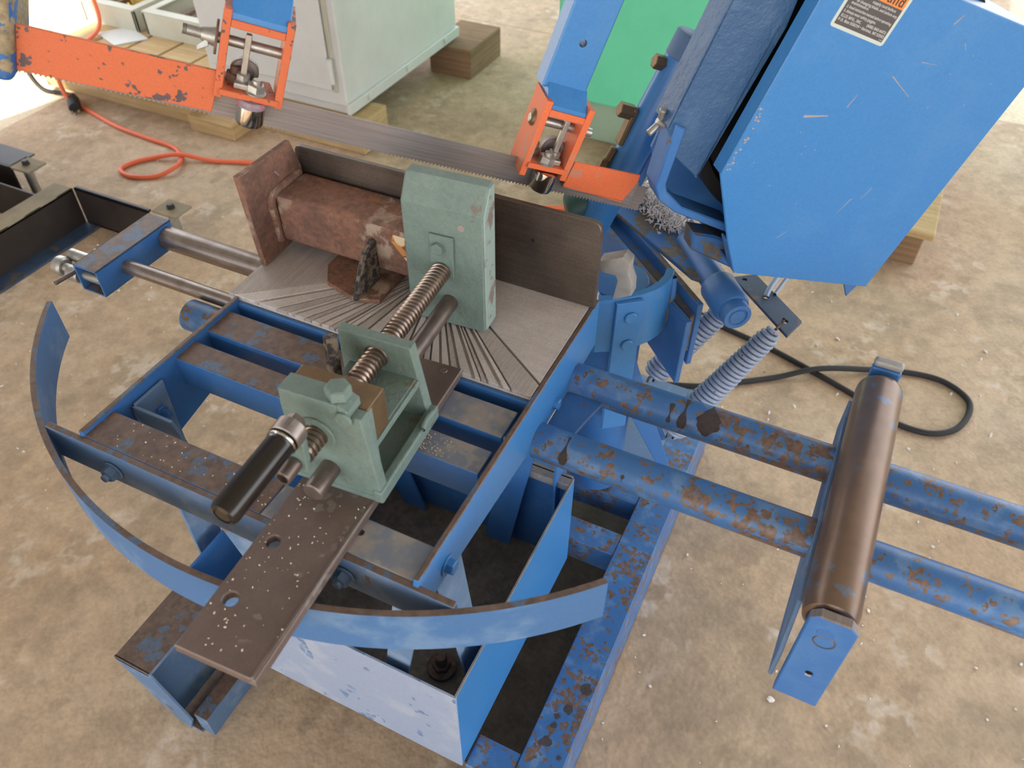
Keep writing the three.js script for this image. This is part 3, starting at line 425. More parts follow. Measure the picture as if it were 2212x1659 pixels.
// ------------------------------------------------------------------ stock roller on the pipes
const rol = thing('stock_roller', 'brown steel stock roller with blue end brackets across the pipes', 'roller', [0.522, 0.55, 0.1]);
{
  const X = -0.522, Y = -0.55, Z = -0.1, cy = 0.574;
  mesh('roller', lathe([0.524 + X, cy + Y, -0.055 + Z], [0.524 + X, cy + Y, 0.262 + Z], [[0.012, 0], [0.017, 0.001], [0.0235, 0.008], [0.0243, 0.014], [0.0243, 0.303], [0.0225, 0.314], [0.019, 0.316], [0.012, 0.313]], 48), M.roller, rol, 'rubbed steel roller tube');
  mesh('axle', cyl([0.524 + X, cy + Y, -0.075 + Z], [0.524 + X, cy + Y, 0.2745 + Z], 0.0085), M.blue, rol);
  // end brackets
  topped('end_bracket', slab([[0.5065 + X, 0.455 + Y, 0.264 + Z], [0.5465 + X, 0.455 + Y, 0.264 + Z], [0.5465 + X, 0.588 + Y, 0.264 + Z], [0.539 + X, 0.5955 + Y, 0.264 + Z], [0.514 + X, 0.5955 + Y, 0.264 + Z], [0.5065 + X, 0.588 + Y, 0.264 + Z]], [0, 0, 0.010], 0.001, [[[0.5275 + X, 0.506 + Y, 0.264], 0.0035]]), M.steel, M.blue, rol, 'blue end bracket with a brass-ringed axle end');
  mesh('axle_ring', pipe([0.5255 + X, 0.5625 + Y, 0.2736 + Z], [0.5255 + X, 0.5625 + Y, 0.2748 + Z], 0.0095, 0.0085), M.brass, rol);
  mesh('end_bracket', [box(0.5085 + X, 0.5395 + X, 0.455 + Y, 0.5945 + Y, -0.071 + Z, -0.060 + Z, 0.003)], M.blue, rol);
  mesh('cap', box(0.5085 + X, 0.5395 + X, 0.5945 + Y, 0.604 + Y, -0.0715 + Z, -0.060 + Z, 0.004), M.alu, rol);
  // carrier channel resting on the pipes
  mesh('carrier', [slab([[0.4985 + X, 0.551 + Y, -0.045 + Z], [0.4985 + X, 0.551 + Y, 0.235 + Z], [0.4985 + X, 0.500 + Y, 0.262 + Z], [0.4985 + X, 0.458 + Y, 0.262 + Z], [0.4985 + X, 0.505 + Y, -0.045 + Z]], [0.004, 0, 0], 0.0008), slab([[0.5495 + X, 0.551 + Y, -0.045 + Z], [0.5495 + X, 0.551 + Y, 0.22 + Z], [0.5495 + X, 0.520 + Y, 0.258 + Z], [0.5495 + X, 0.458 + Y, 0.262 + Z], [0.5495 + X, 0.505 + Y, -0.045 + Z]], [-0.004, 0, 0], 0.0008)], M.blueDusty, rol);
}

// ------------------------------------------------------------------ saw head: local x along the blade, y square to it, z out of the blade plane
const head = thing('saw_head', 'raised blue band saw head with orange blade guides and large blue wheel guard', 'saw head', [0, 0.6, 0]);
head.rotation.order = 'YXZ'; head.rotation.set(0, 37.8 * Math.PI / 180, -20.2 * Math.PI / 180);
{
  // blade with cut teeth
  {
    const s = new THREE.Shape(), x0 = -0.6, x1 = 0.215, p = 0.0042, yb = 0.1365;
    s.moveTo(x0, 0.1672); s.lineTo(x0, yb); for (let x = x0; x < x1 - p; x += p) { s.lineTo(x + p * 0.25, yb - 0.0024); s.lineTo(x + p * 0.7, yb); s.lineTo(x + p, yb); } s.lineTo(x1, yb); s.lineTo(x1, 0.1672);
    const g = new THREE.ExtrudeGeometry(s, { depth: 0.0011, bevelEnabled: false }); g.translate(0, 0, -0.00055);
    mesh('blade', g, M.blade, head, 'toothed grey band saw blade');
  }
  const guide = (a0, a1, bTop, mP, rodOut, fine) => {
    const f = mesh('guide_frame', [box(a0 + 0.0, a0 + 0.0075, fine ? 0.156 : 0.164, bTop, -0.027, 0.0205, 0.001), box(a1 - 0.0075, a1, fine ? 0.16 : 0.166, bTop + 0.002, -0.027, 0.0205, 0.001), box(a0 + 0.0075, a1 - 0.0075, bTop - 0.016, bTop - 0.0085, -0.027, 0.0205, 0.001), slab([[a0 + 0.005, 0.168, 0.024], [a1 - 0.004, 0.168, 0.022], [a1 - 0.012, 0.168, -0.018], [a0 + 0.005, 0.168, -0.02]], [0, 0.006, 0], 0.0006)], mP, head, 'orange blade guide frame');
    const mid = (a0 + a1) / 2, yb = 0.2145 - (fine ? 0 : 0.002);
    mesh('cross_bolt', [cyl([a0 - (rodOut ? 0.03 : 0.004), yb, -0.002], [a1 + (rodOut ? 0.002 : 0.016), yb, -0.002], 0.0052, 0.0008)], M.zinc, f);
    mesh('bearing', [lathe([mid + 0.004, 0.1665, 0.0148], [mid + 0.004, 0.1425, 0.0148], [[0, 0], [0.0105, 0], [0.0135, 0.0012], [0.0137, 0.003], [0.0137, 0.021], [0.0125, 0.024], [0.009, 0.024], [0.0088, 0.0225], [0, 0.0225]], 40)], M.chrome, f, 'shiny steel guide bearing');
    mesh('bearing', [lathe([mid - 0.006, 0.1665, -0.0148], [mid - 0.006, 0.1425, -0.0148], [[0, 0], [0.0135, 0], [0.0137, 0.003], [0.0137, 0.024], [0, 0.024]], 32)], M.chrome, f);
    mesh('nut', [cyl([mid + (fine ? -0.001 : 0.006), 0.174, 0.014], [mid + (fine ? -0.001 : 0.006), 0.1755, 0.014], 0.0105, 0.0004), hexHead([mid + (fine ? -0.001 : 0.006), 0.1755, 0.014], [0, 1, 0], 0.0155, 0.008), cyl([mid + (fine ? -0.001 : 0.006), 0.18, 0.014], [mid + (fine ? -0.001 : 0.006), 0.188, 0.014], 0.0048)], M.zinc, f);
    mesh('nut', [hexHead([mid - 0.014, 0.174, -0.004], [0, 1, 0], 0.0165, 0.008), cyl([mid - 0.014, 0.174, -0.004], [mid - 0.014, 0.189, -0.004], 0.0055)], M.rustBolt, f);
    const bx = fine ? mid + 0.0085 : mid - 0.007;
    mesh('thrust_bolt', [box(bx - 0.003, bx + 0.003, 0.186, 0.226, 0.003, 0.009, 0.001), hexHead([bx, 0.18, 0.006], [0, 1, 0], 0.012, 0.0075), box(bx - 0.008, bx + 0.008, 0.174, 0.1805, 0.0, 0.016, 0.0015)], M.zinc, f);
    mesh('thrust_bearing', [lathe([bx + 0.001, 0.184, -0.012], [bx + 0.001, 0.184, -0.004], [[0, 0], [0.0125, 0], [0.0135, 0.001], [0.0135, 0.007], [0.0125, 0.008], [0.009, 0.008], [0.009, 0.0065], [0, 0.0065]], 36)], M.blade, f);
    return f;
  };
  // right hand arm and guide
  const armR = mesh('guide_arm', [slab([[0.0395, 0.25, -0.003], [0.0905, 0.25, -0.003], [0.0905, 0.52, -0.003], [0.0395, 0.52, -0.003]], [0, 0, -0.028], 0.002, [[[0.0655, 0.304, -0.003], 0.0062]])], M.blueClean, head, 'blue upright arm with one round hole');
  mesh('arm_foot', [slab([[0.045, 0.2575, -0.004], [0.045, 0.241, 0.018], [0.045, 0.234, 0.018], [0.045, 0.234, -0.026], [0.045, 0.2575, -0.026]], [0.047, 0, 0], 0.0008)], M.blueClean, armR);
  const gR = guide(0.0425, 0.0995, 0.245, M.orangeClean, false, true);
  mesh('carriage_bolt', lathe([0.0428, 0.2155, -0.002], [0.0385, 0.2155, -0.002], [[0.0098, 0], [0.0088, 0.002], [0.006, 0.0036], [0, 0.0044]], 28), M.brass, gR, 'domed pale bolt head');
  // left hand arm and guide
  const armL = mesh('guide_arm', [slab([[-0.274, 0.262, -0.004], [-0.223, 0.262, -0.004], [-0.223, 0.52, -0.004], [-0.274, 0.52, -0.004]], [0, 0, -0.028], 0.002)], M.blueClean, head);
  mesh('arm_foot', slab([[-0.2755, 0.268, -0.004], [-0.2755, 0.246, 0.0185], [-0.2755, 0.236, 0.0185], [-0.2755, 0.236, -0.026], [-0.2755, 0.268, -0.026]], [0.0525, 0, 0], 0.0008), M.blueClean, armL);
  const gL = guide(-0.282, -0.2185, 0.249, M.orange, true, false);
  mesh('wing_nut', [lathe([-0.2865, 0.2125, -0.002], [-0.2985, 0.2125, -0.002], [[0, 0], [0.0095, 0], [0.0085, 0.004], [0.0065, 0.012], [0, 0.012]], 20), slab([[-0.291, 0.204, 0.003], [-0.301, 0.199, 0.008], [-0.302, 0.204, 0.0085], [-0.293, 0.2115, 0.004]], [0, 0.001, 0.003], 0.0005)], M.zinc, gL, 'cast wing nut');
  mesh('washer', cyl([-0.2865, 0.2125, -0.002], [-0.2840, 0.2125, -0.002], 0.016, 0.0005), M.rustBolt, gL);
  mesh('thread', (() => { const pr = []; for (let y = 0; y < 0.018; y += 0.0013) pr.push([0.0046, y], [0.0056, y + 0.00065]); return lathe([-0.2975, 0.2125, -0.002], [-0.316, 0.2125, -0.002], [[0, 0], ...pr, [0, 0.0182]], 20); })(), M.zinc, gL);
  mesh('grease', lathe([-0.2465, 0.1678, 0.0148], [-0.2465, 0.158, 0.0148], [[0, 0], [0.0115, 0.0005], [0.0142, 0.003], [0.0140, 0.006], [0.0128, 0.0085], [0.009, 0.0095]], 36), M.grease, gL, 'white and pink grease on the bearing');
  // blade guards
  mesh('blade_cover', [slab([[-0.447, 0.1435, 0.0165], [-0.2815, 0.1455, 0.0165], [-0.2785, 0.1878, 0.0165], [-0.447, 0.1855, 0.0165]], [0, 0, -0.0035], 0.0006)], M.orange, head, 'scraped orange blade cover bar');
  mesh('blade_cover', [slab([[0.1015, 0.1515, 0.0155], [0.181, 0.148, 0.0155], [0.1895, 0.178, 0.0155], [0.1885, 0.187, 0.0155], [0.1035, 0.1838, 0.0155]], [0, 0, -0.003], 0.0005)], M.orangeClean, head, 'orange blade cover plate with cut corner');
  mesh('cover_lip', [slab([[0.1015, 0.1512, 0.0155], [0.192, 0.1466, 0.0155], [0.192, 0.150, 0.002], [0.1015, 0.1545, 0.002]], [0, -0.0015, 0], 0.0004), slab([[0.181, 0.148, 0.0153], [0.192, 0.1466, 0.0153], [0.1925, 0.178, 0.0153], [0.1895, 0.178, 0.0153]], [0, 0, -0.0022], 0.0004)], M.blade, head);
  // far wheel guard corner
  mesh('wheel_guard', box(-0.74, -0.447, 0.134, 0.46, -0.05, 0.0285, 0.008), mat('peeling blue paint', 0.22, { map: paintTex(hex(0x2a5d9c), hex(0x86795f), 0.5, 0.1, 11), roughness: 0.55 }), head, 'peeling blue corner of the idler wheel guard');
  // drive wheel guard
  const cf = 0.08, fp = [[0.241, 0.2384], [0.300, 0.1594], [0.3327, 0.1214], [0.5359, 0.1401], [0.5425, 0.4209], [0.5425, 0.4745], [0.241, 0.4745]];
  const wg = mesh('wheel_guard', [slab(fp.map(([x, y]) => [x, y, cf]), [0, 0, -0.003], 0.0012)], M.blueClean, head, 'large blue sheet metal wheel guard with scratches');
  const edge = (i, j, d, m, n = 'guard_lip') => { const [x, y] = fp[i], [X, Y] = fp[j], L = Math.hypot(X - x, Y - y), nx = (y - Y) / L, ny = (X - x) / L, cx = 0.39 - (x + X) / 2, cyy = 0.3 - (y + Y) / 2, sg = nx * cx + ny * cyy > 0 ? 1 : -1; return mesh(n, slab([[x, y, cf - 0.001], [X, Y, cf - 0.001], [X, Y, cf - d], [x, y, cf - d]], [nx * sg * 0.003, ny * sg * 0.003, 0], 0.0006), m, wg); };
  edge(6, 0, 0.022, M.blueClean); edge(0, 1, 0.004, M.blueClean); edge(1, 2, 0.02, M.blue); edge(2, 3, 0.16, M.blue); edge(3, 4, 0.16, M.blueClean); edge(4, 5, 0.16, M.blueClean); edge(5, 6, 0.16, M.blueClean);
  const sc = mat('bare scratch', 0.05, { color: 0x9a9290, roughness: 0.7 });
  const scratch = (x, y, X, Y, w = 0.0012) => { const L = Math.hypot(X - x, Y - y), nx = -(Y - y) / L * w / 2, ny = (X - x) / L * w / 2; mesh('scratch', slab([[x + nx, y + ny, cf], [X + nx * 0.4, Y + ny * 0.4, cf], [X - nx * 0.4, Y - ny * 0.4, cf], [x - nx, y - ny, cf]], [0, 0, 0.00015], 0.00004), sc, wg); };
  scratch(0.298, 0.323, 0.326, 0.331, 0.003); scratch(0.372, 0.388, 0.408, 0.374); scratch(0.342, 0.345, 0.345, 0.361, 0.0014); scratch(0.424, 0.250, 0.417, 0.228, 0.0012); scratch(0.441, 0.269, 0.436, 0.252, 0.001); scratch(0.395, 0.41, 0.415, 0.412, 0.0008);
  scratch(0.402, 0.452, 0.407, 0.463, 0.0016); scratch(0.43, 0.44, 0.437, 0.434, 0.001); scratch(0.36, 0.18, 0.368, 0.192, 0.001);
  // chips in the paint along the left edge
  for (let k = 0; k < 26; k++) { const y = 0.245 + 0.075 * Math.pow(rnd(), 1.2), x = 0.2425 + 0.006 * rnd(), r = 0.0006 + 0.0011 * rnd(); scratch(x, y, x + r * 2, y + r * (rnd() * 3 - 1), r * 2); }
  for (let k = 0; k < 14; k++) { const x = 0.26 + 0.26 * rnd(), y = 0.17 + 0.28 * rnd(); scratch(x, y, x + 0.0015, y + 0.001, 0.0013); }
  // caution sticker on the guard
  {
    const c = document.createElement('canvas'); c.width = 700; c.height = 900; const g = c.getContext('2d');
    g.fillStyle = '#b9c4bf'; g.fillRect(0, 0, 700, 900); g.fillStyle = '#4d4b4c'; g.fillRect(34, 34, 632, 832);
    g.fillStyle = '#d9803f'; g.fillRect(34, 34, 632, 512); g.fillStyle = '#3b3431'; g.font = 'bold 120px sans-serif'; g.fillText('and', 430, 530);
    g.fillStyle = '#b9bbba'; g.font = 'bold 34px sans-serif';
    const line = (t, x, y, w) => g.fillText(t, x, y, w);
    line('supply cord before', 300, 588, 330); line('or changing blade, and before any', 130, 628, 525); line('maintenance.', 84, 660, 230);
    line('2. Read instruction manual before operating.', 60, 704, 590); line('3. Always wear safety goggles.', 56, 744, 420);
    g.font = 'bold 38px sans-serif'; line('ELLIS MFG., INC.', 56, 790, 265); line('(608) 845-6472', 392, 790, 262); line('P.O. Box 930219 • Verona, WI 53593', 50, 830, 606);
    g.font = '20px sans-serif'; line('5/98', 615, 858, 44);
    const t = new THREE.CanvasTexture(c); t.colorSpace = THREE.SRGBColorSpace;
    const sh = new THREE.Shape(), W = 0.0715, H = 0.092, r = 0.004; sh.moveTo(r, 0); sh.lineTo(W - r, 0); sh.quadraticCurveTo(W, 0, W, r); sh.lineTo(W, H - r); sh.quadraticCurveTo(W, H, W - r, H); sh.lineTo(r, H); sh.quadraticCurveTo(0, H, 0, H - r); sh.lineTo(0, r); sh.quadraticCurveTo(0, 0, r, 0);
    const sg = new THREE.ExtrudeGeometry(sh, { depth: 0.0003, bevelEnabled: false, curveSegments: 8 }), p = sg.attributes.position, uv = sg.attributes.uv; for (let i = 0; i < p.count; i++) uv.setXY(i, p.getX(i) / W, p.getY(i) / H);
    const o = new THREE.Mesh(sg, new THREE.MeshStandardMaterial({ map: t, roughness: 0.35 })); o.name = 'caution_sticker'; o.userData.label = 'dark caution sticker with orange heading and address lines'; o.position.set(0.2655, 0.4125, cf); o.rotation.z = -0.03; o.castShadow = o.receiveShadow = true; wg.add(o);
  }
  // back plate and blade channel inside the guard
  mesh('back_plate', slab([[0.31, 0.125, -0.03], [0.535, 0.14, -0.03], [0.54, 0.472, -0.03], [0.205, 0.472, -0.03], [0.212, 0.205, -0.03], [0.245, 0.16, -0.03]], [0, 0, -0.006], 0.001), M.blue, head);
  const wheel = mesh('drive_wheel', [lathe([0.378, 0.338, -0.022], [0.378, 0.338, 0.014], [[0, 0.006], [0.03, 0], [0.034, 0.010], [0.155, 0.012], [0.160, 0.002], [0.1735, 0.0], [0.1755, 0.003], [0.1755, 0.033], [0.1735, 0.036], [0.160, 0.034], [0.155, 0.024], [0.034, 0.026], [0.03, 0.036], [0, 0.036]], 72)], M.rubber, head, 'black band wheel inside the guard');
  mesh('hub_nut', hexHead([0.378, 0.338, 0.014], [0, 0, 1], 0.03, 0.014), M.zinc, wheel);
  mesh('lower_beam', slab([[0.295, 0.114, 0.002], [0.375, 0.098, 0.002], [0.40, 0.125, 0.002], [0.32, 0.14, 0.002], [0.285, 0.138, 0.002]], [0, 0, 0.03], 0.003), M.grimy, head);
  const ch = mesh('blade_channel', [slab([[0.196, 0.233, 0.05], [0.237, 0.2155, 0.05], [0.244, 0.392, 0.05], [0.232, 0.47, 0.05], [0.168, 0.47, 0.05], [0.171, 0.262, 0.05]], [0, 0, -0.003], 0.001), slab([[0.237, 0.2155, 0.05], [0.244, 0.392, 0.05], [0.244, 0.392, 0.012], [0.237, 0.2155, 0.012]], [-0.003, 0, 0], 0.0006), slab([[0.171, 0.262, 0.05], [0.168, 0.47, 0.05], [0.168, 0.47, 0.01], [0.171, 0.262, 0.01]], [0.003, 0, 0], 0.0006)], mat('textured grey blue paint', 0.3, { map: paintTex(hex(0x35587f), RUST, 0.12, 0.1, 5), roughness: 0.4, bumpMap: peel, bumpScale: 0.001 }), head, 'dull blue blade channel cover inside the guard');
  mesh('inner_strap', [slab([[0.1766, 0.2692, 0.055], [0.1896, 0.1949, 0.055], [0.2016, 0.1805, 0.055], [0.2298, 0.1699, 0.055], [0.31, 0.160, 0.055], [0.31, 0.1705, 0.055], [0.2346, 0.1787, 0.055], [0.2065, 0.1926, 0.055], [0.2005, 0.2012, 0.055], [0.1900, 0.2671, 0.055]], [0, 0, -0.034], 0.0015)], M.blue, head, 'bent blue strap');
  mesh('wing_nut', [lathe([0.176, 0.258, 0.03], [0.167, 0.259, 0.03], [[0, 0], [0.006, 0], [0.005, 0.008], [0, 0.009]], 16), cyl([0.17, 0.263, 0.031], [0.166, 0.274, 0.034], 0.0042, 0.001, 14), cyl([0.17, 0.255, 0.031], [0.162, 0.244, 0.034], 0.0042, 0.001, 14)], M.zinc, head);
  mesh('corner_tab', slab([[0.514, 0.135, 0.06], [0.545, 0.135, 0.06], [0.5391, 0.1095, 0.06]], [0, 0, -0.004], 0.0006), M.blue, head);
  mesh('top_beam', [box(-0.62, 0.42, 0.505, 0.575, -0.045, 0.02, 0.004)], M.blue, head);
}

// ------------------------------------------------------------------ swivel carriage under the head (turned with it)
const sw = thing('swivel_carriage', 'blue swivel carriage with hinge barrel bolted beside the work table', 'saw carriage', [0, 0, 0], 37.8 * Math.PI / 180);
{
  // curved bracket round the pivot post
  const sh = new THREE.Shape(), o = [[0.184, 0.02], [0.187, 0.05], [0.192, 0.0565], [0.214, 0.0595], [0.247, 0.0575], [0.268, 0.051], [0.284, 0.042], [0.297, 0.030], [0.306, 0.014], [0.299, 0.010], [0.290, 0.024], [0.279, 0.034], [0.264, 0.043], [0.246, 0.049], [0.214, 0.0515], [0.196, 0.048], [0.192, 0.02]];
  sh.setFromPoints(o.map(([x, z]) => new THREE.Vector2(x, -z)));
  const g = new THREE.ExtrudeGeometry(sh, { depth: 0.087, bevelEnabled: true, bevelSize: 0.001, bevelThickness: 0.001, bevelSegments: 1 }); g.rotateX(-Math.PI / 2); g.translate(0, 0.477, 0);
  mesh('curved_bracket', crease(g, 0.7), M.blueClean, sw);
  mesh('strap_plate', box(0.2115, 0.2475, 0.33, 0.5625, 0.0595, 0.067, 0.0015), M.blueClean, sw);
  for (const y of [0.538, 0.492]) mesh('rivet', cyl([0.232, y, 0.067], [0.232, y, 0.0705], 0.0085, 0.0012), M.blueClean, sw);
  mesh('pivot_post', [cyl([0.235, 0.15, 0.0], [0.235, 0.55, 0.0], 0.042, 0.002, 40)], M.blue, sw);
  mesh('brace', [slab([[0.2475, 0.47, 0.05], [0.2475, 0.36, 0.05], [0.335, 0.17, 0.03], [0.35, 0.17, 0.03]], [0.0, 0.0, -0.006], 0.0008), slab([[0.255, 0.37, 0.055], [0.28, 0.36, 0.05], [0.34, 0.23, 0.05], [0.318, 0.23, 0.055]], [0, 0.004, -0.02], 0.0008)], M.blue, sw);
  // hinge plates, running back at a slight angle
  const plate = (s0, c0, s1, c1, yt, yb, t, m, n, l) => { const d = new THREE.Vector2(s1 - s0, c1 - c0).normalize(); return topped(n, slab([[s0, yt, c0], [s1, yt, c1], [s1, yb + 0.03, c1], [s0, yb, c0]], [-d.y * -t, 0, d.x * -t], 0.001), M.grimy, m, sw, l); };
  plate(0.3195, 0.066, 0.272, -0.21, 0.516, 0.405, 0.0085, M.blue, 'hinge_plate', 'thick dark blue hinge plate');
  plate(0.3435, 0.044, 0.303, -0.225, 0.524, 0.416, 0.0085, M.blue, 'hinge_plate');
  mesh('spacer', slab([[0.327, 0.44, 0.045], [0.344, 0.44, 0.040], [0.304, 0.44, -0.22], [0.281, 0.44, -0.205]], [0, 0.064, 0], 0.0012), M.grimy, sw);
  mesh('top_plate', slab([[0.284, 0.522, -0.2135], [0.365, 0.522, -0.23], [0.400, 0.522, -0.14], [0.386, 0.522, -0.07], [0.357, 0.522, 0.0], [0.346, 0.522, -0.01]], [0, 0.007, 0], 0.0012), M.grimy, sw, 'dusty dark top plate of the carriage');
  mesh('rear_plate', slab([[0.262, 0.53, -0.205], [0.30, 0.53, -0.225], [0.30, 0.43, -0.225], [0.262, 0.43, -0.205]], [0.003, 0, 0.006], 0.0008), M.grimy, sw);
  bolt(sw, [0.3065, 0.444, -0.010], [-1, 0, 0.17], 0.018, 0.012, M.blue, true, 0);
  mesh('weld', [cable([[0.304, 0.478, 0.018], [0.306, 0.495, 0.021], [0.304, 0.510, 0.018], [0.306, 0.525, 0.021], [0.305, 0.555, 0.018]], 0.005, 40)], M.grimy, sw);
  // hinge barrel
  mesh('hinge_barrel', [cyl([0.3745, 0.526, -0.10], [0.3745, 0.526, 0.03], 0.0185, 0.002), lathe([0.3745, 0.526, 0.012], [0.3745, 0.526, 0.066], [[0.016, 0], [0.0235, 0.001], [0.0245, 0.004], [0.0245, 0.048], [0.022, 0.054], [0.012, 0.054]], 36), lathe([0.3745, 0.526, 0.066], [0.3745, 0.526, 0.082], [[0.016, 0], [0.0195, 0], [0.0195, 0.013], [0.0185, 0.016], [0.0135, 0.016], [0.0125, 0.014], [0.0105, 0.014], [0.010, 0.0155], [0, 0.0155]], 36)], M.blue, sw, 'blue hinge barrel with ringed end');
}
single('mitre_clamp', [(() => { const s = new THREE.Shape([[0.1897, 0.640], [0.2160, 0.6535], [0.2234, 0.6487], [0.2233, 0.6342], [0.2295, 0.6201], [0.2303, 0.605], [0.2106, 0.592], [0.2145, 0.6205], [0.2106, 0.628], [0.1922, 0.6275]].map((a) => new THREE.Vector2(...a))); const g = new THREE.ExtrudeGeometry(s, { depth: 0.016, bevelEnabled: true, bevelSize: 0.0015, bevelThickness: 0.0015, bevelSegments: 2 }); g.translate(0, 0, -0.066); return crease(g, 0.7); })()], M.alu, 'pale cast aluminium clamp lever behind the fence end', 'clamp');

// counterbalance springs and their anchor bar
{
  const spring = (p0, p1, r0, r1, turns, label) => {
    const a = V(p0), b = V(p1), d = b.clone().sub(a), L = d.length(); d.normalize();
    const u = new THREE.Vector3(0, 1, 0).cross(d).normalize(), v = d.clone().cross(u);
    class H extends THREE.Curve { getPoint(t, o = new THREE.Vector3()) { const w = t * turns * Math.PI * 2, k = t < 0.06 || t > 0.94 ? Math.max(0.5, 1 - Math.abs(t - (t < 0.5 ? 0.06 : 0.94)) / 0.06 * 0.45) : 1, r = (r0 + (r1 - r0) * t) * k; return o.copy(a).addScaledVector(d, L * t).addScaledVector(u, Math.cos(w) * r).addScaledVector(v, Math.sin(w) * r); } }
    const s = thing('tension_spring', label, 'spring', p1); const off = V(p1).clone().negate();
    const t = new THREE.TubeGeometry(new H(), turns * 22, L / turns * 0.47, 8, false); t.translate(off.x, off.y, off.z); mesh('coil', t, M.springs, s);
    const hk = cable([b.clone().addScaledVector(d, -0.004), b.clone().addScaledVector(d, 0.006), b.clone().addScaledVector(d, 0.012).addScaledVector(u, 0.004)], 0.0022, 12); hk.translate(off.x, off.y, off.z);
    const hk2 = cable([a.clone().addScaledVector(d, 0.004), a.clone().addScaledVector(d, -0.014), a.clone().addScaledVector(d, -0.022).addScaledVector(v, 0.004)], 0.0022, 12); hk2.translate(off.x, off.y, off.z);
    mesh('hook', hk, M.rodDark, s); mesh('hook', hk2, M.rodDark, s); return s;
  };
  const yw = 37.8 * Math.PI / 180, P = (s, y, c) => [s * Math.cos(yw) + c * Math.sin(yw), y, -s * Math.sin(yw) + c * Math.cos(yw)];
  spring(P(0.4715, 0.4425, 0.03), P(0.342, 0.255, 0.03), 0.0125, 0.0205, 30, 'grey coil spring hooked to the end hole of the flat bar');
  spring(P(0.432, 0.455, -0.03), P(0.322, 0.325, -0.03), 0.0125, 0.018, 22, 'grey coil spring half hidden behind the hinge plate');
  const bar = thing('spring_anchor_bar', 'dark flat bar with three holes holding the springs', 'bracket', [0.365, 0.442, -0.32]);
  mesh('bar', slab([[0.3052, 0.442, -0.3584], [0.3357, 0.442, -0.3811], [0.4225, 0.442, -0.298], [0.4101, 0.442, -0.2558]].map(([x, y, z]) => [x - 0.365, 0, z + 0.32]), [0, 0.005, 0], 0.0006, [[[0.323 - 0.365, 0, -0.3593 + 0.32], 0.0045], [[0.3622 - 0.365, 0, -0.3317 + 0.32], 0.0055], [[0.4 - 0.365, 0, -0.2867 + 0.32], 0.0055]]), M.darkBlue, bar);
  mesh('rod', cable([[-0.003, 0.006, -0.0115], [-0.002, 0.012, -0.02], [0.02, 0.03, -0.12]], 0.0042, 24), M.springs, bar);
  mesh('rod', cable([[0.008, 0.006, -0.022], [0.032, 0.03, -0.125]], 0.0028, 16), M.springs, bar);
}

// hydraulic feed cylinder behind the head
const hyd = thing('hydraulic_cylinder', 'blue hydraulic feed cylinder with brass port fittings behind the orange guide', 'hydraulic cylinder', [0, 0.6, 0]);
hyd.rotation.order = 'YXZ'; hyd.rotation.set(0, 37.8 * Math.PI / 180, -20.2 * Math.PI / 180);
{
  const c = -0.1;
  mesh('barrel', cyl([0.222, 0.02, c], [0.238, 0.305, c], 0.0225, 0.002, 36), M.blueClean, hyd);
  mesh('head_cap', [cyl([0.238, 0.292, c], [0.2395, 0.324, c], 0.0240, 0.002, 36)], M.blueDusty, hyd);
  mesh('piston_rod', cyl([0.2445, 0.30, c], [0.252, 0.50, c], 0.0075), M.steel, hyd);
  mesh('side_tube', cyl([0.252, 0.10, c + 0.008], [0.258, 0.318, c + 0.006], 0.008, 0.001), M.blue, hyd);
  mesh('fitting', [box(0.203, 0.210, 0.172, 0.222, c - 0.008, c + 0.008, 0.002), hexHead([0.206, 0.215, c], [-1, 0, 0], 0.017, 0.02)], M.brass, hyd);
  mesh('fitting', [cyl([0.2, 0.12, c], [0.204, 0.165, c], 0.005), hexHead([0.2, 0.135, c], [0, 1, 0], 0.013, 0.012)], M.brass, hyd);
  mesh('lower_clevis', lathe([0.186, 0.056, -0.12], [0.228, 0.080, -0.12], [[0, 0], [0.016, 0], [0.0215, 0.003], [0.0235, 0.02], [0.0235, 0.04], [0.02, 0.05], [0, 0.05]], 28), M.teal, hyd, 'dark teal rounded end housing');
  mesh('plug', hexHead([0.216, 0.282, c], [-1, 0, 0], 0.016, 0.014), M.brass, hyd);
}

// swarf heaped on the carriage
{
  const curl = new THREE.TorusGeometry(0.0035, 0.0007, 5, 10, 3.6);
  const n = 620, im = new THREE.InstancedMesh(curl, M.chip, n), d = new THREE.Object3D(), yw = 37.8 * Math.PI / 180;
  for (let i = 0; i < n; i++) {
    const t = rnd(), w = (rnd() + rnd() + rnd() - 1.5) * 0.022, c = -0.217 + 0.108 * t, s = 0.342 + 0.022 * t + w, h = 0.528 + Math.max(0, 0.03 - Math.abs(w) * 0.9) * rnd();
    d.position.set(s * Math.cos(yw) + c * Math.sin(yw), h + 0.0025, -s * Math.sin(yw) + c * Math.cos(yw)); d.rotation.set(rnd() * 6, rnd() * 6, rnd() * 6); d.scale.setScalar(0.5 + 1.1 * rnd()); d.updateMatrix(); im.setMatrixAt(i, d.matrix);
  }
  im.name = 'swarf_heap'; im.userData = { kind: 'stuff', label: 'heap of curled metal swarf on the swivel carriage', category: 'swarf' }; im.castShadow = im.receiveShadow = true; scene.add(im);
}
const crumbs = (name, label, list, m, size) => {
  const g = new THREE.IcosahedronGeometry(1, 0), im = new THREE.InstancedMesh(g, m, list.length), d = new THREE.Object3D();
  list.forEach(([x, y, z, k], i) => { d.position.set(x, y + size * k * 0.4, z); d.rotation.set(rnd() * 6, rnd() * 6, rnd() * 6); d.scale.set(size * k * (0.7 + rnd()), size * k * 0.6, size * k * (0.6 + 0.6 * rnd())); d.updateMatrix(); im.setMatrixAt(i, d.matrix); });
  im.name = name; im.userData = { kind: 'stuff', label, category: 'swarf' }; im.castShadow = im.receiveShadow = true; scene.add(im);
};
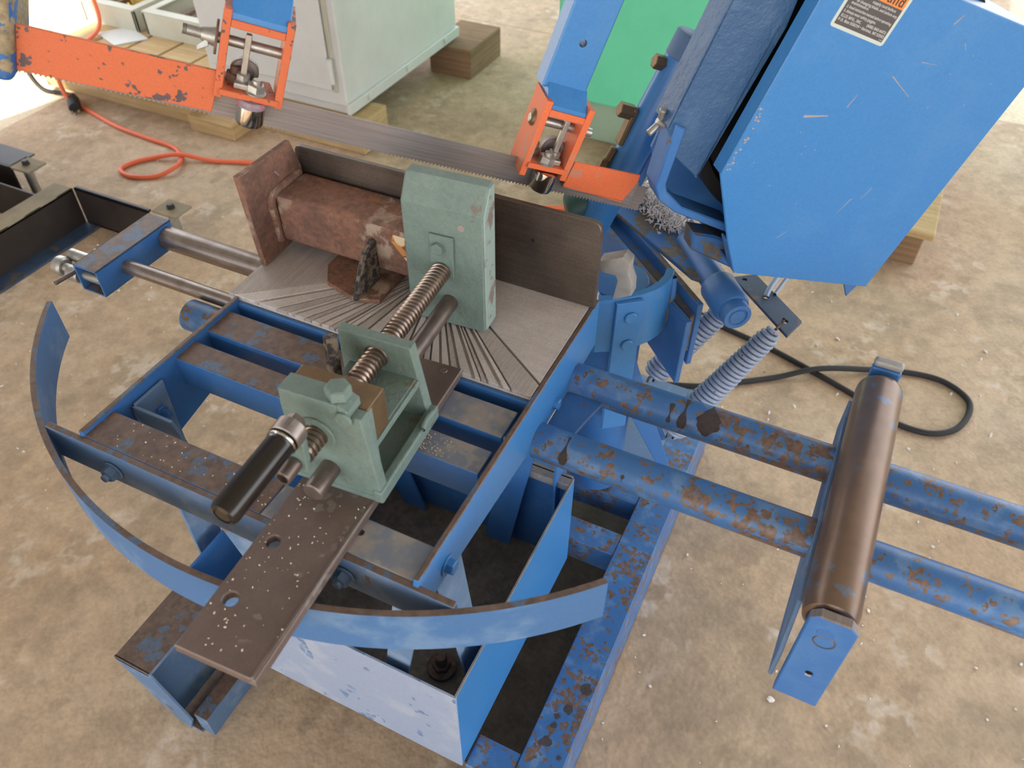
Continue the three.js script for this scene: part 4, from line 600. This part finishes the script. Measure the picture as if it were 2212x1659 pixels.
{
  const a = []; // on the slide bar, the front rail and the cross rails
  const c4 = Math.cos(VT), s4 = Math.sin(VT);
  for (let i = 0; i < 90; i++) { const x = -0.030 + 0.07 * Math.pow(rnd(), 1.5), z = 0.262 + 0.17 * rnd(); a.push([0.06 + x * c4 + z * s4, 0.6045, 0.086 - x * s4 + z * c4, 0.5 + rnd()]); }
  for (let i = 0; i < 40; i++) a.push([-0.16 + 0.2 * rnd(), 0.5935, 0.354 + 0.034 * rnd(), 0.5 + rnd()]);
  for (let i = 0; i < 120; i++) a.push([0.125 + 0.05 * rnd() * rnd() - 0.01, 0.592, 0.233 + 0.025 * rnd(), 0.4 + 0.6 * rnd()]);
  for (let i = 0; i < 40; i++) a.push([-0.2 + 0.39 * rnd(), 0.6, 0.10 + 0.048 * rnd(), 0.4 + 0.6 * rnd()]);
  crumbs('swarf_crumbs', 'pale swarf crumbs sprinkled on the rails and flat bar', a, M.crumb, 0.00075);
  const f = [];
  for (let i = 0; i < 420; i++) f.push([0.3 + 1.3 * rnd(), 0, -1.2 + 1.7 * rnd(), 0.4 + 1.2 * rnd() * rnd()]);
  for (let i = 0; i < 260; i++) f.push([-1.7 + 1.3 * rnd(), 0, -0.9 + 1.2 * rnd(), 0.4 + 0.9 * rnd() * rnd()]);
  for (let i = 0; i < 260; i++) { const t = rnd() + rnd() - 1, u = rnd() + rnd() - 1; f.push([-0.17 + 0.16 * t, 0, -0.75 + 0.10 * u, 0.6 + rnd()]); }
  crumbs('floor_swarf', 'white swarf and grit scattered over the concrete floor', f, mat('white swarf', 0.05, { color: 0xd9d4cf, roughness: 0.8 }), 0.0032);
}

// ------------------------------------------------------------------ behind the saw
const cab = thing('electrical_cabinet', 'tall grey green steel cabinet with one door on a wooden skid', 'cabinet', [-1.2, 0.1, -1.42]);
{
  const X = 1.2, Z = 1.42;
  mesh('body', box(-1.455 + X, -0.955 + X, 0.028, 1.3, -1.76 + Z, -1.105 + Z, 0.006), M.cabinet, cab);
  mesh('plinth', [box(-1.44 + X, -0.97 + X, 0.0, 0.028, -1.75 + Z, -1.12 + Z, 0.003), box(-0.957 + X, -0.943 + X, 0.008, 0.04, -1.76 + Z, -1.10 + Z, 0.003)], M.cabinet, cab);
  for (const z of [-1.2, -1.42, -1.66]) mesh('rivet', cyl([-0.943 + X, 0.026, z + Z], [-0.938 + X, 0.026, z + Z], 0.009, 0.002, 16), M.cabinet, cab);
  mesh('door', box(-1.44 + X, -0.995 + X, 0.075, 1.28, -1.105 + Z, -1.092 + Z, 0.004), M.cabinet, cab);
  mesh('door_seal', box(-0.992 + X, -0.978 + X, 0.07, 1.28, -1.1055 + Z, -1.098 + Z, 0.002), M.cream, cab);
  mesh('hinge', cyl([-0.984 + X, 0.10, -1.088 + Z], [-0.984 + X, 0.17, -1.088 + Z], 0.009, 0.001, 16), M.cabinet, cab);
}
const sk = (name, x0, x1, y0, y1, z0, z1, m, label, cat = 'timber') => single(name, box(x0, x1, y0, y1, z0, z1, 0.004), m, label, cat);
sk('skid_timber', -1.02, -0.86, 0.0, 0.1, -1.91, -1.68, M.woodDark, 'dark timber block under the rear of the grey cabinet');
sk('skid_timber', -1.46, -1.30, 0.0, 0.1, -1.91, -1.68, M.woodDark, 'timber block under the hidden rear corner of the grey cabinet');
sk('skid_timber', -1.46, -0.90, 0.0, 0.1, -1.22, -1.085, M.wood, 'pale timber runner under the cabinet door');
// pallet with open enclosures
const pal = thing('pallet', 'weathered wooden pallet carrying open metal enclosures', 'pallet', [-1.72, 0, -1.4]);
{
  const X = 1.72, Z = 1.4;
  for (const [x0, x1] of [[-2.12, -1.995], [-1.985, -1.86], [-1.85, -1.725], [-1.715, -1.59], [-1.58, -1.47]]) mesh('deck_board', box(x0 + X, x1 + X, 0.098, 0.12, -1.85 + Z, -0.95 + Z, 0.003), M.wood, pal);
  for (const z of [-1.015, -1.4, -1.8]) mesh('stringer', box(-2.12 + X, -1.47 + X, 0.0, 0.098, z - 0.045 + Z, z + Z, 0.003), z === -1.015 ? M.wood : M.woodDark, pal);
  mesh('block', box(-1.47 + X, -1.30 + X, 0.0, 0.05, -1.08 + Z, -0.98 + Z, 0.004), M.wood, pal);
}
const enclosure = (x, z, w, d, h, label, m) => {
  const e = thing('enclosure', label, 'metal box', [x, 0.12, z]);
  mesh('pan', [box(-w / 2, w / 2, 0, 0.004, -d / 2, d / 2), box(-w / 2, w / 2, 0, h, d / 2 - 0.012, d / 2, 0.003), box(-w / 2, w / 2, 0, h, -d / 2, -d / 2 + 0.012, 0.003), box(-w / 2, -w / 2 + 0.012, 0, h, -d / 2, d / 2, 0.003), box(w / 2 - 0.012, w / 2, 0, h, -d / 2, d / 2, 0.003)], m, e);
  mesh('rim', [box(-w / 2, w / 2, h, h + 0.004, d / 2 - 0.035, d / 2, 0.001), box(-w / 2, -w / 2 + 0.03, h, h + 0.004, -d / 2, d / 2 - 0.035, 0.001), box(w / 2 - 0.03, w / 2, h, h + 0.004, -d / 2, d / 2 - 0.035, 0.001)], m, e);
  mesh('rail', box(-w * 0.28, -w * 0.22, h * 0.4, h * 0.6, -d / 2 + 0.01, d / 2 - 0.03, 0.002), M.rustBolt, e);
  mesh('rail', box(w * 0.18, w * 0.24, h * 0.4, h * 0.6, -d / 2 + 0.01, d / 2 - 0.03, 0.002), M.rustBolt, e);
  return e;
};
enclosure(-2.03, -1.52, 0.24, 0.5, 0.07, 'grey open metal enclosure with a yellowed carton standing in it', M.cream);
enclosure(-1.73, -1.53, 0.28, 0.52, 0.075, 'cream open metal enclosure beside the grey cabinet', M.cream);
single('carton', box(-2.12, -2.0, 0.125, 0.26, -1.55, -1.42, 0.003), M.creamYellow, 'yellowed carton standing in the metal enclosure', 'carton');
single('cardboard_box', [box(-2.55, -2.35, -0.012, 0.11, -1.15, -0.95, 0.003)], M.card, 'brown cardboard box out in the sunlight', 'box');
single('scrap_plate', slab([[-2.03, 0.1205, -1.20], [-1.9, 0.1205, -1.15], [-1.84, 0.1205, -1.24], [-1.97, 0.1205, -1.29]], [0, 0.004, 0], 0.0006), M.cabinet, 'small grey steel plate lying on the pallet', 'plate');

// green machine
const gm = thing('green_machine', 'bright green machine housing on a pale green base', 'machine', [0.05, 0, -1.5]);
{
  const X = -0.05, Z = 1.5;
  mesh('housing', box(-0.445 + X, 0.16 + X, 0.135, 1.4, -2.2 + Z, -1.43 + Z, 0.008), M.green, gm);
  mesh('base', box(-0.40 + X, 0.14 + X, 0.0, 0.135, -2.1 + Z, -1.47 + Z, 0.006), M.paleGreen, gm);
  mesh('seam_panel', box(0.02 + X, 0.15 + X, 0.2, 1.38, -1.43 + Z, -1.425 + Z, 0.002), M.green, gm);
  mesh('screw', cyl([-0.02 + X, 0.235, -1.43 + Z], [-0.02 + X, 0.235, -1.423 + Z], 0.012, 0.003, 16), M.zinc, gm);
  mesh('foot', box(-0.16 + X, 0.0 + X, 0.0, 0.06, -1.47 + Z, -1.33 + Z, 0.004), M.mint, gm);
}
single('floor_board', box(-0.15, 0.02, 0.001, 0.02, -1.12, -0.98, 0.003), M.wood, 'tan board on the floor by the green machine', 'board');

single('plastic_scrap', slab([[0.145, 0.001, -1.075], [0.205, 0.001, -1.055], [0.215, 0.001, -1.085], [0.185, 0.001, -1.098], [0.15, 0.001, -1.09]], [0.002, 0.012, 0], 0.003), mat('white plastic', 0.1, { color: 0xe8ecec, roughness: 0.5 }), 'small white plastic scrap on the floor under the guard', 'scrap');
// pallet end at the right
const pr2 = thing('timber_pallet', 'pallet corner with pale deck board and brown stringer on the floor', 'pallet', [0.5, 0, -1.45]);
mesh('deck_board', box(-0.08, 0.142, 0.09, 0.108, -0.35, 0.25, 0.003), M.wood, pr2);
mesh('stringer', box(-0.08, 0.125, 0.0, 0.09, 0.17, 0.225, 0.004), M.woodDark, pr2);
mesh('stringer', box(-0.08, 0.125, 0.0, 0.09, -0.3, -0.25, 0.004), M.woodDark, pr2);

// black steel channel frame at the left
const fr = thing('channel_frame', 'black steel channel frame with bolted lugs on the floor', 'steel frame', [-1.38, 0, -0.2]);
{
  const X = 1.38, Z = 0.2, h = 0.105;
  topped('channel', [box(-1.368 + X, -1.362 + X, 0, h, -0.46 + Z, 0.9 + Z, 0.001), box(-1.425 + X, -1.362 + X, h - 0.006, h, -0.46 + Z, 0.9 + Z, 0.001)], M.dustySteel, M.blackSteel, fr);
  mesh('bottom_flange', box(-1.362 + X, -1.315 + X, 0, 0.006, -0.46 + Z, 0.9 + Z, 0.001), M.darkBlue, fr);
  mesh('channel', [box(-1.362 + X, -1.115 + X, 0, h, -0.468 + Z, -0.462 + Z, 0.001), box(-1.362 + X, -1.115 + X, 0, 0.006, -0.52 + Z, -0.462 + Z, 0.001), box(-1.362 + X, -1.115 + X, h - 0.006, h, -0.475 + Z, -0.462 + Z, 0.001)], M.blackSteel, fr);
  mesh('channel', [box(-1.8 + X, -1.425 + X, 0, h, -0.40 + Z, -0.394 + Z, 0.001), box(-1.8 + X, -1.425 + X, 0, 0.006, -0.455 + Z, -0.394 + Z, 0.001)], M.blackSteel, fr);
  mesh('channel', [box(-1.9 + X, -1.6 + X, 0.02, 0.10, -0.475 + Z, -0.469 + Z, 0.001), box(-1.9 + X, -1.6 + X, 0.096, 0.10, -0.55 + Z, -0.475 + Z, 0.001)], M.blackSteel, fr);
  for (const [x, z] of [[-1.115, -0.535], [-1.61, -0.53]]) {
    const lug = mesh('lug', box(x + X, x + 0.075 + X, 0.094, 0.100, z + Z, z + 0.06 + Z, 0.001), M.dustySteel, fr);
    mesh('bolt', [cyl([x + 0.035 + X, 0.06, z + 0.03 + Z], [x + 0.035 + X, 0.112, z + 0.03 + Z], 0.008, 0.001, 14), hexHead([x + 0.035 + X, 0.1, z + 0.03 + Z], [0, 1, 0], 0.018, 0.008)], M.blackSteel, lug);
    mesh('levelling_nut', [cyl([x + 0.045 + X, 0.0, z + 0.04 + Z], [x + 0.045 + X, 0.094, z + 0.04 + Z], 0.012, 0.001, 16)], M.zinc, lug);
  }
}

// cords
const floorY = 0.007;
single('extension_cord', cable([[-2.05, 0.36, -1.235], [-2.025, 0.15, -1.22], [-1.99, 0.1275, -1.10], [-1.955, 0.126, -0.965], [-1.94, 0.10, -0.937], [-1.92, 0.03, -0.93], [-1.88, floorY, -0.935], [-1.79, floorY, -0.915], [-1.6685, floorY, -0.886], [-1.53, floorY, -0.872], [-1.4242, floorY, -0.8617], [-1.3585, floorY + 0.002, -0.815], [-1.335, 0.016, -0.77], [-1.3602, floorY, -0.7159], [-1.4307, floorY, -0.6812], [-1.4800, floorY, -0.7], [-1.4744, floorY, -0.745], [-1.4466, floorY, -0.785], [-1.37, 0.02, -0.822], [-1.28, floorY, -0.852], [-1.1925, floorY, -0.8849], [-0.9, floorY, -0.97], [-0.45, floorY, -1.0], [-0.2, floorY, -1.1], [-0.05, floorY, -1.18], [0.15, floorY, -1.22], [0.5, floorY, -1.12]], 0.0068, 300), M.cordOrange, 'orange extension cord looped on the concrete floor', 'cord');
single('power_cable', cable([[0.02, 0.007, -0.86], [0.1608, 0.007, -0.8145], [0.2593, 0.007, -0.7774], [0.3707, 0.007, -0.7514], [0.4784, 0.007, -0.7151], [0.5704, 0.007, -0.6796], [0.6352, 0.007, -0.6425], [0.6762, 0.007, -0.6343], [0.7196, 0.007, -0.6388], [0.7604, 0.007, -0.6683], [0.7828, 0.007, -0.7214], [0.7827, 0.007, -0.765], [0.7602, 0.007, -0.7916], [0.7222, 0.007, -0.8086], [0.6665, 0.007, -0.8051], [0.5847, 0.009, -0.7749], [0.4789, 0.021, -0.7122], [0.4097, 0.007, -0.6674], [0.3426, 0.007, -0.6175], [0.2755, 0.007, -0.5709], [0.2, 0.007, -0.54]], 0.0062, 260), M.rubber, 'thick black power cable looped on the floor by the roller', 'cable');
const pc = thing('plug_lead', 'black mains lead ending in a three-prong plug', 'power cord', [-1.87, 0, -0.92]);
{
  const X = 1.87, Z = 0.92;
  mesh('cord', cable([[-2.45, 0.42, -1.35], [-2.3, 0.26, -1.12], [-2.16, 0.07, -0.99], [-2.08, 0.014, -0.965], [-2.0, 0.012, -0.975], [-1.94, 0.02, -0.962]].map(([x, y, z]) => [x + X, y, z + Z]), 0.0075, 60), M.rubber, pc);
  mesh('plug', lathe([-1.945 + X, 0.02, -0.965 + Z], [-1.862 + X, 0.022, -0.899 + Z], [[0, 0], [0.009, 0], [0.012, 0.012], [0.0185, 0.04], [0.0195, 0.095], [0.016, 0.105], [0, 0.107]], 20), M.rubber, pc);
  for (const k of [-1, 1]) mesh('prong', box(-0.0035, 0.0035, 0, 0.02, -0.001, 0.001, 0.0003).rotateX(Math.PI / 2).rotateY(0.9).translate(-1.845 + X + k * 0.006, 0.024, -0.885 + Z - k * 0.008), M.brass, pc);
  mesh('prong', cyl([-1.853 + X, 0.015, -0.892 + Z], [-1.838 + X, 0.015, -0.879 + Z], 0.0028, 0.0005, 10), M.brass, pc);
}
renderer.render(scene, camera);
